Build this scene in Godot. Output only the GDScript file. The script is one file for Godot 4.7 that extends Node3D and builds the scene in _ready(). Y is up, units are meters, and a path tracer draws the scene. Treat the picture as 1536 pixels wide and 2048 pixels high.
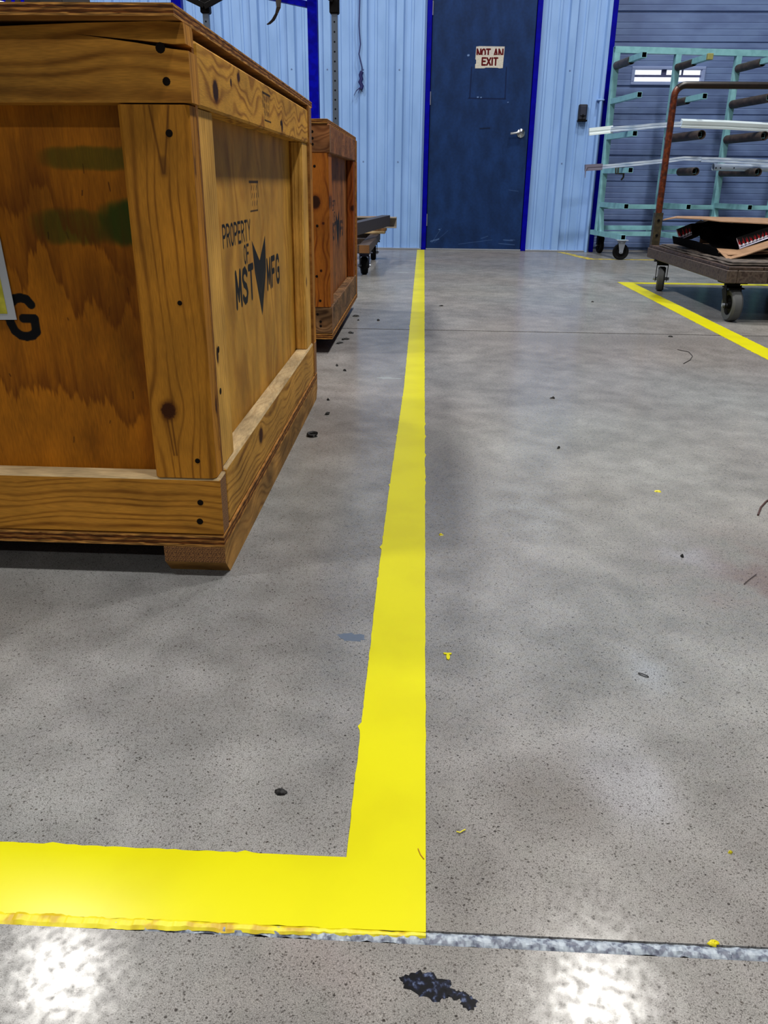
extends Node3D
# A corner of a warehouse: a yellow floor line running to a blue metal door, two plywood crates on the
# left, a rack and a platform truck on the right. Units are metres, y up, -z runs along the yellow line.

const CAM_POS := Vector3(-0.0174, 0.555, 0.0)
const CAM_EULER := Vector3(-22.54, 2.476, 0.6345)
const FOCAL := 1589.2          # in pixels of the 1536 x 2048 frame
const WALL_Z := -7.5

var M := {}
var O := Vector3.ZERO           # subtracted from every vertex: lets parts be written in world coordinates
var rng := RandomNumberGenerator.new()


# ---------------------------------------------------------------- mesh building
class G:
	var v := PackedVector3Array()
	var n := PackedVector3Array()
	var u := PackedVector2Array()
	var u2 := PackedVector2Array()
	var off := Vector3.ZERO
	func t(a: Vector3, b: Vector3, c: Vector3, na: Vector3, nb: Vector3, nc: Vector3, ua := Vector2.ZERO, ub := Vector2.ZERO, uc := Vector2.ZERO) -> void:
		var fn := (c - a).cross(b - a)
		if fn.dot(na + nb + nc) < 0.0:
			var x := b; b = c; c = x
			var y := nb; nb = nc; nc = y
			var z := ub; ub = uc; uc = z
		v.append_array([a - off, b - off, c - off])
		n.append_array([na, nb, nc])
		u.append_array([ua, ub, uc])
	func q(a: Vector3, b: Vector3, c: Vector3, d: Vector3, nn: Vector3, ua := Vector2.ZERO, ub := Vector2(1, 0), uc := Vector2(1, 1), ud := Vector2(0, 1)) -> void:
		t(a, b, c, nn, nn, nn, ua, ub, uc)
		t(a, c, d, nn, nn, nn, ua, uc, ud)
	func qs(a: Vector3, b: Vector3, c: Vector3, d: Vector3, na: Vector3, nb: Vector3, nc: Vector3, nd: Vector3, ua := Vector2.ZERO, ub := Vector2(1, 0), uc := Vector2(1, 1), ud := Vector2(0, 1)) -> void:
		t(a, b, c, na, nb, nc, ua, ub, uc)
		t(a, c, d, na, nc, nd, ua, uc, ud)


func g() -> G:
	var x := G.new()
	x.off = O
	return x


func mk(parts: Array) -> ArrayMesh:
	var m := ArrayMesh.new()
	for p in parts:
		var x: G = p
		if x.v.is_empty():
			continue
		var a := []
		a.resize(Mesh.ARRAY_MAX)
		a[Mesh.ARRAY_VERTEX] = x.v
		a[Mesh.ARRAY_NORMAL] = x.n
		a[Mesh.ARRAY_TEX_UV] = x.u
		if x.u2.size() == x.v.size():
			a[Mesh.ARRAY_TEX_UV2] = x.u2
		m.add_surface_from_arrays(Mesh.PRIMITIVE_TRIANGLES, a)
	return m


func put(parent: Node, called: String, gs: Array, mats: Array) -> MeshInstance3D:
	var o := MeshInstance3D.new()
	o.name = called
	o.mesh = mk(gs)
	for i in mini(mats.size(), o.mesh.get_surface_count()):
		o.mesh.surface_set_material(i, mats[i])
	parent.add_child(o, true)
	return o


func thing(called: String, at: Vector3, label := "", category := "", group := "", kind := "", turn := 0.0) -> Node3D:
	var o := Node3D.new()
	o.name = called
	o.position = at
	o.rotation_degrees.y = turn
	add_child(o, true)
	tag(o, label, category, group, kind)
	O = at if turn == 0.0 else Vector3.ZERO
	return o


func tag(o: Node, label := "", category := "", group := "", kind := "") -> void:
	if label: o.set_meta("label", label)
	if category: o.set_meta("category", category)
	if group: o.set_meta("group", group)
	if kind: o.set_meta("kind", kind)


# a box with chamfered edges; long faces go to ga, the two end faces (across the grain axis) to ge
func cbox(ga: G, ge: G, c: Vector3, s: Vector3, bev := 0.002, grain := 0, wide := 1, basis := Basis.IDENTITY) -> void:
	var h := s * 0.5
	var b0 := minf(bev, minf(h.x, minf(h.y, h.z)) * 0.9)
	var bv := Vector3(b0, b0, b0)
	if ga != ge:
		bv[grain] = minf(b0, 0.0008)      # sawn ends stay square
	for k in 3:
		var l := (k + 1) % 3
		var m := (k + 2) % 3
		for sk in [-1.0, 1.0]:
			var pts := []
			for w in [Vector2(-1, -1), Vector2(1, -1), Vector2(1, 1), Vector2(-1, 1)]:
				var p := Vector3.ZERO
				p[k] = sk * h[k]
				p[l] = w.x * (h[l] - bv[l])
				p[m] = w.y * (h[m] - bv[m])
				pts.append(p)
			var nn := Vector3.ZERO
			nn[k] = sk
			_face(ge if k == grain else ga, pts, nn, k, c, s, grain, wide, basis)
	for k in 3:
		var l := (k + 1) % 3
		var m := (k + 2) % 3
		for sk in [-1.0, 1.0]:
			for sl in [-1.0, 1.0]:
				var a := Vector3.ZERO; var b := Vector3.ZERO; var d := Vector3.ZERO; var e := Vector3.ZERO
				a[k] = sk * h[k]; a[l] = sl * (h[l] - bv[l]); a[m] = -(h[m] - bv[m])
				b = a; b[m] = h[m] - bv[m]
				e[k] = sk * (h[k] - bv[k]); e[l] = sl * h[l]; e[m] = -(h[m] - bv[m])
				d = e; d[m] = h[m] - bv[m]
				var nn := Vector3.ZERO
				nn[k] = sk; nn[l] = sl
				_face(ga, [a, b, d, e], nn.normalized(), l if k == grain else k, c, s, grain, wide, basis)
	for sx in [-1.0, 1.0]:
		for sy in [-1.0, 1.0]:
			for sz in [-1.0, 1.0]:
				var a := Vector3(sx * h.x, sy * (h.y - bv.y), sz * (h.z - bv.z))
				var b := Vector3(sx * (h.x - bv.x), sy * h.y, sz * (h.z - bv.z))
				var d := Vector3(sx * (h.x - bv.x), sy * (h.y - bv.y), sz * h.z)
				var nn := (basis * Vector3(sx, sy, sz)).normalized()
				ga.t(c + basis * a, c + basis * b, c + basis * d, nn, nn, nn)


func _face(x: G, p: Array, nn: Vector3, k: int, c: Vector3, s: Vector3, grain: int, wide: int, basis: Basis) -> void:
	var uv := []
	var a := grain
	if k == grain:
		a = wide
	var o := 3 - k - a
	if o == k or o < 0:
		o = wide
	for q in p:
		var w := s[wide] if k != grain else s[a]
		uv.append(Vector2(q[a] / s[a] + 0.5, 0.5 - q[o] / w))
	var wn := basis * nn
	x.q(c + basis * p[0], c + basis * p[1], c + basis * p[2], c + basis * p[3], wn, uv[0], uv[1], uv[2], uv[3])


func box(x: G, c: Vector3, s: Vector3, bev := 0.002, basis := Basis.IDENTITY) -> void:
	cbox(x, x, c, s, bev, 0, 1, basis)


# box between two corners
func bx(x: G, a: Vector3, b: Vector3, bev := 0.002) -> void:
	box(x, (a + b) * 0.5, (b - a).abs(), bev)


func frame_of(d: Vector3) -> Basis:
	var z := d.normalized()
	var up := Vector3.UP if absf(z.y) < 0.95 else Vector3.RIGHT
	var x := up.cross(z).normalized()
	return Basis(x, z.cross(x), z)


# round bar along a path
func tube(x: G, path: Array, r: float, seg := 12, caps := true, r_end := -1.0) -> void:
	var rings := []
	var norms := []
	for i in path.size():
		var p: Vector3 = path[i]
		var d: Vector3
		if i == 0: d = path[1] - p
		elif i == path.size() - 1: d = p - path[i - 1]
		else: d = (path[i + 1] - p).normalized() + (p - path[i - 1]).normalized()
		var b := frame_of(d)
		if i > 0:
			var px: Vector3 = norms[i - 1][0]
			px = (px - b.z * px.dot(b.z)).normalized()
			b = Basis(px, b.z.cross(px), b.z)
		var rr := r if r_end < 0.0 else lerpf(r, r_end, float(i) / (path.size() - 1))
		var ring := []
		var nr := []
		for k in seg:
			var a := TAU * k / seg
			var nn := b.x * cos(a) + b.y * sin(a)
			ring.append(p + nn * rr)
			nr.append(nn)
		rings.append(ring)
		norms.append(nr)
	var along := 0.0
	for i in path.size() - 1:
		var step: float = (path[i + 1] - path[i]).length()
		for k in seg:
			var l := (k + 1) % seg
			x.qs(rings[i][k], rings[i][l], rings[i + 1][l], rings[i + 1][k], norms[i][k], norms[i][l], norms[i + 1][l], norms[i + 1][k], Vector2(along, float(k) / seg), Vector2(along, float(k + 1) / seg), Vector2(along + step, float(k + 1) / seg), Vector2(along + step, float(k) / seg))
		along += step
	if caps:
		for e in [0, path.size() - 1]:
			var nn: Vector3 = (path[0] - path[1]).normalized() if e == 0 else (path[e] - path[e - 1]).normalized()
			for k in seg:
				x.t(path[e], rings[e][k], rings[e][(k + 1) % seg], nn, nn, nn)


# open pipe with a wall
func pipe(x: G, a: Vector3, b: Vector3, r: float, wall: float, seg := 16) -> void:
	var f := frame_of(b - a)
	for k in seg:
		var a0 := TAU * k / seg
		var a1 := TAU * (k + 1) / seg
		var n0 := f.x * cos(a0) + f.y * sin(a0)
		var n1 := f.x * cos(a1) + f.y * sin(a1)
		var ri := r - wall
		x.qs(a + n0 * r, a + n1 * r, b + n1 * r, b + n0 * r, n0, n1, n1, n0)
		x.qs(a + n0 * ri, a + n1 * ri, b + n1 * ri, b + n0 * ri, -n0, -n1, -n1, -n0)
		x.q(a + n0 * r, a + n1 * r, a + n1 * ri, a + n0 * ri, -f.z)
		x.q(b + n0 * r, b + n1 * r, b + n1 * ri, b + n0 * ri, f.z)


# square steel tube, hollow, open at both ends
func sqtube(x: G, a: Vector3, b: Vector3, w: float, h: float, wall := 0.003, inner: G = null) -> void:
	var f := frame_of(b - a)
	var co := [Vector2(-1, -1), Vector2(1, -1), Vector2(1, 1), Vector2(-1, 1)]
	for k in 4:
		var p: Vector2 = co[k]
		var q: Vector2 = co[(k + 1) % 4]
		var po := f.x * p.x * w * 0.5 + f.y * p.y * h * 0.5
		var qo := f.x * q.x * w * 0.5 + f.y * q.y * h * 0.5
		var pi_ := f.x * p.x * (w * 0.5 - wall) + f.y * p.y * (h * 0.5 - wall)
		var qi := f.x * q.x * (w * 0.5 - wall) + f.y * q.y * (h * 0.5 - wall)
		var nn := (po + qo).normalized()
		x.q(a + po, a + qo, b + qo, b + po, nn)
		(inner if inner else x).q(a + pi_, a + qi, b + qi, b + pi_, -nn)
		x.q(a + po, a + qo, a + qi, a + pi_, -f.z)
		x.q(b + po, b + qo, b + qi, b + pi_, f.z)


# surface of revolution round an axis: profile of (radius, along)
func lathe(x: G, at: Vector3, axis: Vector3, prof: Array, seg := 24) -> void:
	var f := frame_of(axis)
	for i in prof.size() - 1:
		var p: Vector2 = prof[i]
		var q: Vector2 = prof[i + 1]
		var d := (q - p)
		if d.length() < 1e-7: continue
		var nr := Vector2(d.y, -d.x).normalized()   # (radial, axial)
		for k in seg:
			var a0 := TAU * k / seg
			var a1 := TAU * (k + 1) / seg
			var e0 := f.x * cos(a0) + f.y * sin(a0)
			var e1 := f.x * cos(a1) + f.y * sin(a1)
			var n0 := (e0 * nr.x + f.z * nr.y).normalized()
			var n1 := (e1 * nr.x + f.z * nr.y).normalized()
			x.qs(at + e0 * p.x + f.z * p.y, at + e1 * p.x + f.z * p.y, at + e1 * q.x + f.z * q.y, at + e0 * q.x + f.z * q.y, n0, n1, n1, n0)


# polygon (2D, metres) extruded: p(x, y) -> org + ax * x + ay * y, thickness along az
func extrude(cap: G, side: G, poly: PackedVector2Array, org: Vector3, ax: Vector3, ay: Vector3, az: Vector3, uv0 := Vector2.ZERO, uvs := Vector2.ONE) -> void:
	var idx := Geometry2D.triangulate_polygon(poly)
	var nz := az.normalized()
	for s in 2:
		var o := org + (az if s == 1 else Vector3.ZERO)
		var nn := nz if s == 1 else -nz
		for i in range(0, idx.size(), 3):
			var w := []
			var uv := []
			for j in 3:
				var p := poly[idx[i + j]]
				w.append(o + ax * p.x + ay * p.y)
				uv.append(Vector2((p.x - uv0.x) / uvs.x, 1.0 - (p.y - uv0.y) / uvs.y))
			cap.t(w[0], w[1], w[2], nn, nn, nn, uv[0], uv[1], uv[2])
	var area := 0.0
	for i in poly.size():
		var p := poly[i]
		var q := poly[(i + 1) % poly.size()]
		area += p.x * q.y - q.x * p.y
	for i in poly.size():
		var p := poly[i]
		var q := poly[(i + 1) % poly.size()]
		var d := q - p
		if d.length() < 1e-7: continue
		var nn2 := Vector2(d.y, -d.x).normalized() * signf(area)
		var nn := (ax * nn2.x + ay * nn2.y).normalized()
		var a := org + ax * p.x + ay * p.y
		var b := org + ax * q.x + ay * q.y
		var ul := d.length() / uvs.x
		side.q(a, b, b + az, a + az, nn, Vector2(0, 0), Vector2(ul, 0), Vector2(ul, 1), Vector2(0, 1))


# ---------------------------------------------------------------- pixels of the photograph to directions
func ray(px: float, py: float) -> Vector3:
	var b := Basis.from_euler(CAM_EULER * PI / 180.0)
	return b * Vector3((px - 768.0) / FOCAL, -(py - 1024.0) / FOCAL, -1.0)


func floor_at(px: float, py: float, y := 0.0) -> Vector3:
	var d := ray(px, py)
	return CAM_POS + d * ((y - CAM_POS.y) / d.y)


func at_z(px: float, py: float, z: float) -> Vector3:
	var d := ray(px, py)
	return CAM_POS + d * ((z - CAM_POS.z) / d.z)


func at_x(px: float, py: float, x: float) -> Vector3:
	var d := ray(px, py)
	return CAM_POS + d * ((x - CAM_POS.x) / d.x)


# ---------------------------------------------------------------- pictures
func noise(sd: int, freq: float, oct := 3, type := FastNoiseLite.TYPE_SIMPLEX) -> FastNoiseLite:
	var f := FastNoiseLite.new()
	f.seed = sd
	f.frequency = freq
	f.noise_type = type
	f.fractal_type = FastNoiseLite.FRACTAL_FBM if oct > 1 else FastNoiseLite.FRACTAL_NONE
	f.fractal_octaves = oct
	return f


func blend(im: Image, x: int, y: int, c: Color, a: float) -> void:
	if a <= 0.003 or x < 0 or y < 0 or x >= im.get_width() or y >= im.get_height():
		return
	im.set_pixel(x, y, im.get_pixel(x, y).lerp(c, minf(a, 1.0)))


# a stroke with a given width, in metres; sc = pixels per metre, org = metres of the picture's top left (y up)
func stroke(im: Image, sc: Vector2, org: Vector2, p: Vector2, q: Vector2, w: float, c: Color, a := 1.0, soft := 0.0006) -> void:
	var lo := p.min(q) - Vector2(w, w)
	var hi := p.max(q) + Vector2(w, w)
	var x0 := int((lo.x - org.x) * sc.x)
	var x1 := int((hi.x - org.x) * sc.x) + 1
	var y0 := int((org.y - hi.y) * sc.y)
	var y1 := int((org.y - lo.y) * sc.y) + 1
	var d := q - p
	var l2 := maxf(d.length_squared(), 1e-9)
	for y in range(y0, y1 + 1):
		for x in range(x0, x1 + 1):
			var s := Vector2(org.x + (x + 0.5) / sc.x, org.y - (y + 0.5) / sc.y)
			var t := clampf((s - p).dot(d) / l2, 0.0, 1.0)
			var dist := (s - p - d * t).length()
			blend(im, x, y, c, a * (1.0 - smoothstep(w * 0.5 - soft, w * 0.5 + soft, dist)))


func fill_poly(im: Image, sc: Vector2, org: Vector2, poly: PackedVector2Array, c: Color, a := 1.0) -> void:
	var lo := poly[0]
	var hi := poly[0]
	for p in poly:
		lo = lo.min(p)
		hi = hi.max(p)
	for y in range(int((org.y - hi.y) * sc.y), int((org.y - lo.y) * sc.y) + 2):
		for x in range(int((lo.x - org.x) * sc.x), int((hi.x - org.x) * sc.x) + 2):
			var k := 0
			for s in [Vector2(0.25, 0.25), Vector2(0.75, 0.25), Vector2(0.25, 0.75), Vector2(0.75, 0.75)]:
				if Geometry2D.is_point_in_polygon(Vector2(org.x + (x + s.x) / sc.x, org.y - (y + s.y) / sc.y), poly):
					k += 1
			blend(im, x, y, c, a * k / 4.0)


const FONT := {
	"P": [[Vector2(0, 0), Vector2(0, 1), Vector2(0.6, 1), Vector2(0.95, 0.87), Vector2(0.95, 0.62), Vector2(0.6, 0.47), Vector2(0, 0.47)]],
	"R": [[Vector2(0, 0), Vector2(0, 1), Vector2(0.6, 1), Vector2(0.95, 0.87), Vector2(0.95, 0.64), Vector2(0.6, 0.5), Vector2(0, 0.5)], [Vector2(0.5, 0.5), Vector2(1, 0)]],
	"O": [[Vector2(0.5, 0), Vector2(0.28, 0.04), Vector2(0.1, 0.19), Vector2(0, 0.5), Vector2(0.1, 0.81), Vector2(0.28, 0.96), Vector2(0.5, 1), Vector2(0.72, 0.96), Vector2(0.9, 0.81), Vector2(1, 0.5), Vector2(0.9, 0.19), Vector2(0.72, 0.04), Vector2(0.5, 0)]],
	"E": [[Vector2(0.95, 0), Vector2(0, 0), Vector2(0, 1), Vector2(0.95, 1)], [Vector2(0, 0.52), Vector2(0.8, 0.52)]],
	"T": [[Vector2(0.5, 0), Vector2(0.5, 1)], [Vector2(0, 1), Vector2(1, 1)]],
	"Y": [[Vector2(0.5, 0), Vector2(0.5, 0.48), Vector2(0, 1)], [Vector2(0.5, 0.48), Vector2(1, 1)]],
	"F": [[Vector2(0, 0), Vector2(0, 1), Vector2(0.95, 1)], [Vector2(0, 0.52), Vector2(0.75, 0.52)]],
	"M": [[Vector2(0, 0), Vector2(0.06, 1), Vector2(0.5, 0.2), Vector2(0.94, 1), Vector2(1, 0)]],
	"S": [[Vector2(0.95, 0.85), Vector2(0.6, 1), Vector2(0.2, 0.95), Vector2(0.04, 0.76), Vector2(0.25, 0.57), Vector2(0.75, 0.44), Vector2(0.96, 0.24), Vector2(0.75, 0.04), Vector2(0.35, 0), Vector2(0, 0.15)]],
	"G": [[Vector2(0.92, 0.83), Vector2(0.78, 0.96), Vector2(0.56, 1), Vector2(0.34, 0.97), Vector2(0.15, 0.85), Vector2(0.04, 0.66), Vector2(0.0, 0.5), Vector2(0.04, 0.34), Vector2(0.15, 0.14), Vector2(0.34, 0.03), Vector2(0.56, 0), Vector2(0.8, 0.03), Vector2(0.97, 0.13), Vector2(0.97, 0.47), Vector2(0.55, 0.47)]],
	"N": [[Vector2(0, 0), Vector2(0, 1), Vector2(1, 0), Vector2(1, 1)]],
	"A": [[Vector2(0, 0), Vector2(0.5, 1), Vector2(1, 0)], [Vector2(0.2, 0.33), Vector2(0.8, 0.33)]],
	"X": [[Vector2(0, 0), Vector2(1, 1)], [Vector2(0, 1), Vector2(1, 0)]],
	"I": [[Vector2(0.5, 0), Vector2(0.5, 1)]],
}


func letters(im: Image, sc: Vector2, org: Vector2, text: String, lo: Vector2, hi: Vector2, w: float, c: Color, a := 1.0, gap := 0.35, rise := 0.0) -> void:
	var units := 0.0
	for ch in text:
		units += 0.6 if ch == " " else (0.25 + gap if ch == "I" else 1.0 + gap)
	units -= gap
	var one := (hi.x - lo.x) / units
	var x := lo.x
	for ch in text:
		if ch == " ":
			x += one * 0.6
			continue
		var cw := one * (0.25 if ch == "I" else 1.0)
		for line in FONT[ch]:
			for i in line.size() - 1:
				var p: Vector2 = line[i]
				var q: Vector2 = line[i + 1]
				var dy := rise * (x - lo.x)
				stroke(im, sc, org, Vector2(x + p.x * cw, lo.y + dy + p.y * (hi.y - lo.y)), Vector2(x + q.x * cw, lo.y + dy + q.y * (hi.y - lo.y)), w, c, a)
		x += cw + gap * one


# sawn timber or rotary-cut veneer: x runs along the grain, y across it (metres from the top left)
func wood(w: int, h: int, len_m: float, wid_m: float, o: Dictionary) -> Image:
	var sd: int = o.get("seed", 1)
	var base: Color = o.get("base")
	var late: Color = o.get("late")
	var freq: float = o.get("freq", 90.0)
	var warp: float = o.get("warp", 0.012)
	var wl: float = o.get("wl", 2.2)
	var amt: float = o.get("amt", 0.75)
	var sharp: float = o.get("sharp", 3.0)
	var cath: Array = o.get("cath", [])
	var knots: Array = o.get("knots", [])
	var stain: float = o.get("stain", 0.12)
	var gx: float = o.get("gx", 1.0)
	var gy: float = o.get("gy", 1.6)
	var n1 := noise(sd, wl, 2)
	var n2 := noise(sd + 1, 1.0, 2)
	var n3 := noise(sd + 2, 9.0, 3)
	var data := PackedByteArray()
	data.resize(w * h * 3)
	var knot_c := Color(0.16, 0.07, 0.025)
	var at := 0
	for j in h:
		var y := (j + 0.5) / h * wid_m
		for i in w:
			var x := (i + 0.5) / w * len_m
			var d := y + warp * n1.get_noise_2d(x * gx, y * gy)
			if not cath.is_empty():
				var cy: float = cath[1]
				var k: float = cath[2] * (x - cath[0])
				d = sqrt((d - cy) * (d - cy) + k * k) * cath[3] + d * (1.0 - cath[3])
			var kn := 0.0
			var ring_k := 0.0
			for kk in knots:
				var dx: float = x - kk[0]
				var dy: float = y - kk[1]
				var r1: float = (dx * dx) / (kk[2] * kk[2] * 9.0) + (dy * dy) / (kk[3] * kk[3] * 5.0)
				if r1 < 6.0:
					d -= dy * 0.85 * exp(-r1 * 0.7)
					var rr := sqrt((dx * dx) / (kk[2] * kk[2]) + (dy * dy) / (kk[3] * kk[3]))
					kn = maxf(kn, 1.0 - smoothstep(0.75, 1.15, rr + 0.12 * n3.get_noise_2d(x * 20.0, y * 20.0)))
					ring_k = maxf(ring_k, (1.0 - smoothstep(1.0, 1.7, rr)) * 0.45)
			var ph := d * freq
			var s := 0.5 + 0.5 * sin(TAU * (ph + 0.22 * sin(ph * 2.4 + sd)))
			var l := pow(s, sharp) * amt * (0.7 + 0.6 * n3.get_noise_2d(x * 0.6, y * 0.6 + 7.0))
			var fib := n2.get_noise_2d(x * 34.0, y * 1100.0)
			var bl := n3.get_noise_2d(x * 0.5 + 3.0, y * 0.9)
			var c := base.lerp(late, clampf(l + ring_k, 0.0, 1.0))
			var f := 1.13 * (1.0 + 0.10 * fib + stain * bl)
			c = Color(c.r * f, c.g * f, c.b * f).lerp(knot_c * (0.8 + 0.5 * s), kn * 0.92)
			data[at] = int(clampf(c.r, 0.0, 1.0) * 255.0)
			data[at + 1] = int(clampf(c.g, 0.0, 1.0) * 255.0)
			data[at + 2] = int(clampf(c.b, 0.0, 1.0) * 255.0)
			at += 3
	return Image.create_from_data(w, h, false, Image.FORMAT_RGB8, data)


func stained(tex: Texture2D, rough := 0.65, spec := 0.25) -> StandardMaterial3D:
	var m := StandardMaterial3D.new()
	m.albedo_texture = tex
	m.roughness = rough
	m.metallic_specular = spec
	return m


func tex(im: Image) -> ImageTexture:
	return ImageTexture.create_from_image(im)


func mat(c: Color, rough := 0.6, metal := 0.0, spec := 0.5) -> StandardMaterial3D:
	var m := StandardMaterial3D.new()
	m.albedo_color = c
	m.roughness = rough
	m.metallic = metal
	m.metallic_specular = spec
	return m


# colour that varies with noise, laid on without UVs
func mottled(cols: Array, stops: Array, scale: float, sd: int, rough := 0.6, metal := 0.0, oct := 4, stretch := Vector3.ONE) -> StandardMaterial3D:
	var im := Image.create(256, 256, false, Image.FORMAT_RGB8)
	var n := noise(sd, 0.02, oct).get_seamless_image(256, 256)
	var gr := Gradient.new()
	gr.offsets = PackedFloat32Array(stops)
	gr.colors = PackedColorArray(cols)
	for y in 256:
		for x in 256:
			im.set_pixel(x, y, gr.sample(n.get_pixel(x, y).r))
	var m := StandardMaterial3D.new()
	m.albedo_texture = tex(im)
	m.uv1_triplanar = true
	m.uv1_scale = stretch * scale
	m.roughness = rough
	m.metallic = metal
	return m


# ================================================================ the scene
func _ready() -> void:
	rng.seed = 7
	# camera
	var cam := Camera3D.new()
	cam.name = "camera"
	cam.position = CAM_POS
	cam.rotation_degrees = CAM_EULER
	cam.fov = rad_to_deg(2.0 * atan(1024.0 / FOCAL))
	cam.near = 0.05
	cam.far = 60.0
	add_child(cam)
	cam.current = true
	# daylight outside and exposure
	var env := Environment.new()
	env.background_mode = Environment.BG_COLOR
	env.background_color = Color(0.93, 0.96, 1.0)
	env.background_energy_multiplier = 1.6
	env.tonemap_mode = Environment.TONE_MAPPER_LINEAR
	env.tonemap_exposure = 1.0
	env.sdfgi_enabled = true
	env.ssao_enabled = true
	env.ssil_enabled = true
	var we := WorldEnvironment.new()
	we.name = "world_environment"
	we.environment = env
	add_child(we)
	# high bay lamps hung in a grid; unseen rear row added to brighten crate fronts
	lamps(17.0, Color(1.0, 0.985, 0.96))

	materials()
	room()
	floor_lines()
	door()
	roll_up_door()
	wall_fittings()
	crates()
	rack()
	rack_load()
	cart()
	cart_load()
	dolly()
	canopy_and_frame()
	debris()


func lamps(energy: float, tint: Color) -> void:
	var housing := mat(Color(0.55, 0.56, 0.57), 0.5)
	var glow := mat(Color(0.95, 0.95, 0.95), 0.4)
	glow.emission_enabled = true
	glow.emission = tint
	glow.emission_energy_multiplier = 4.0
	for zz in [-4.8, -2.4, 0.0, 7.2]:  # the last row is added behind the camera to lift the crate fronts
		for xx in [-3.05, 1.65]:
			var p := Vector3(xx, 6.0, zz)
			var t := thing("high_bay_and_fill_light", p, "square white high bay lamp hanging from the warehouse ceiling, rear row added as fill", "lamp", "high bay ceiling lamps")
			var a := g()
			bx(a, p + Vector3(-0.27, 0.0, -0.27), p + Vector3(0.27, 0.09, 0.27), 0.01)
			bx(a, p + Vector3(-0.09, 0.09, -0.09), p + Vector3(0.09, 0.2, 0.09), 0.02)
			put(t, "housing", [a], [housing])
			var l := g()
			bx(l, p + Vector3(-0.25, -0.012, -0.25), p + Vector3(0.25, 0.0, 0.25), 0.003)
			put(t, "lens", [l], [glow])
			var c := g()
			for s in [-1.0, 1.0]:
				tube(c, [p + Vector3(0.08 * s, 0.2, 0.0), p + Vector3(0.08 * s, 0.6, 0.0)], 0.004, 6)
			put(t, "hanger", [c], [housing])
			var al := AreaLight3D.new()
			al.name = "lamp_light"
			al.area_size = Vector2(0.42, 0.42)
			al.light_energy = energy
			al.light_color = tint
			al.shadow_enabled = true
			al.set("area_range", 30.0)
			al.position = Vector3(0, -0.02, 0)
			al.rotation_degrees.x = -90.0
			t.add_child(al)
	O = Vector3.ZERO


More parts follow.
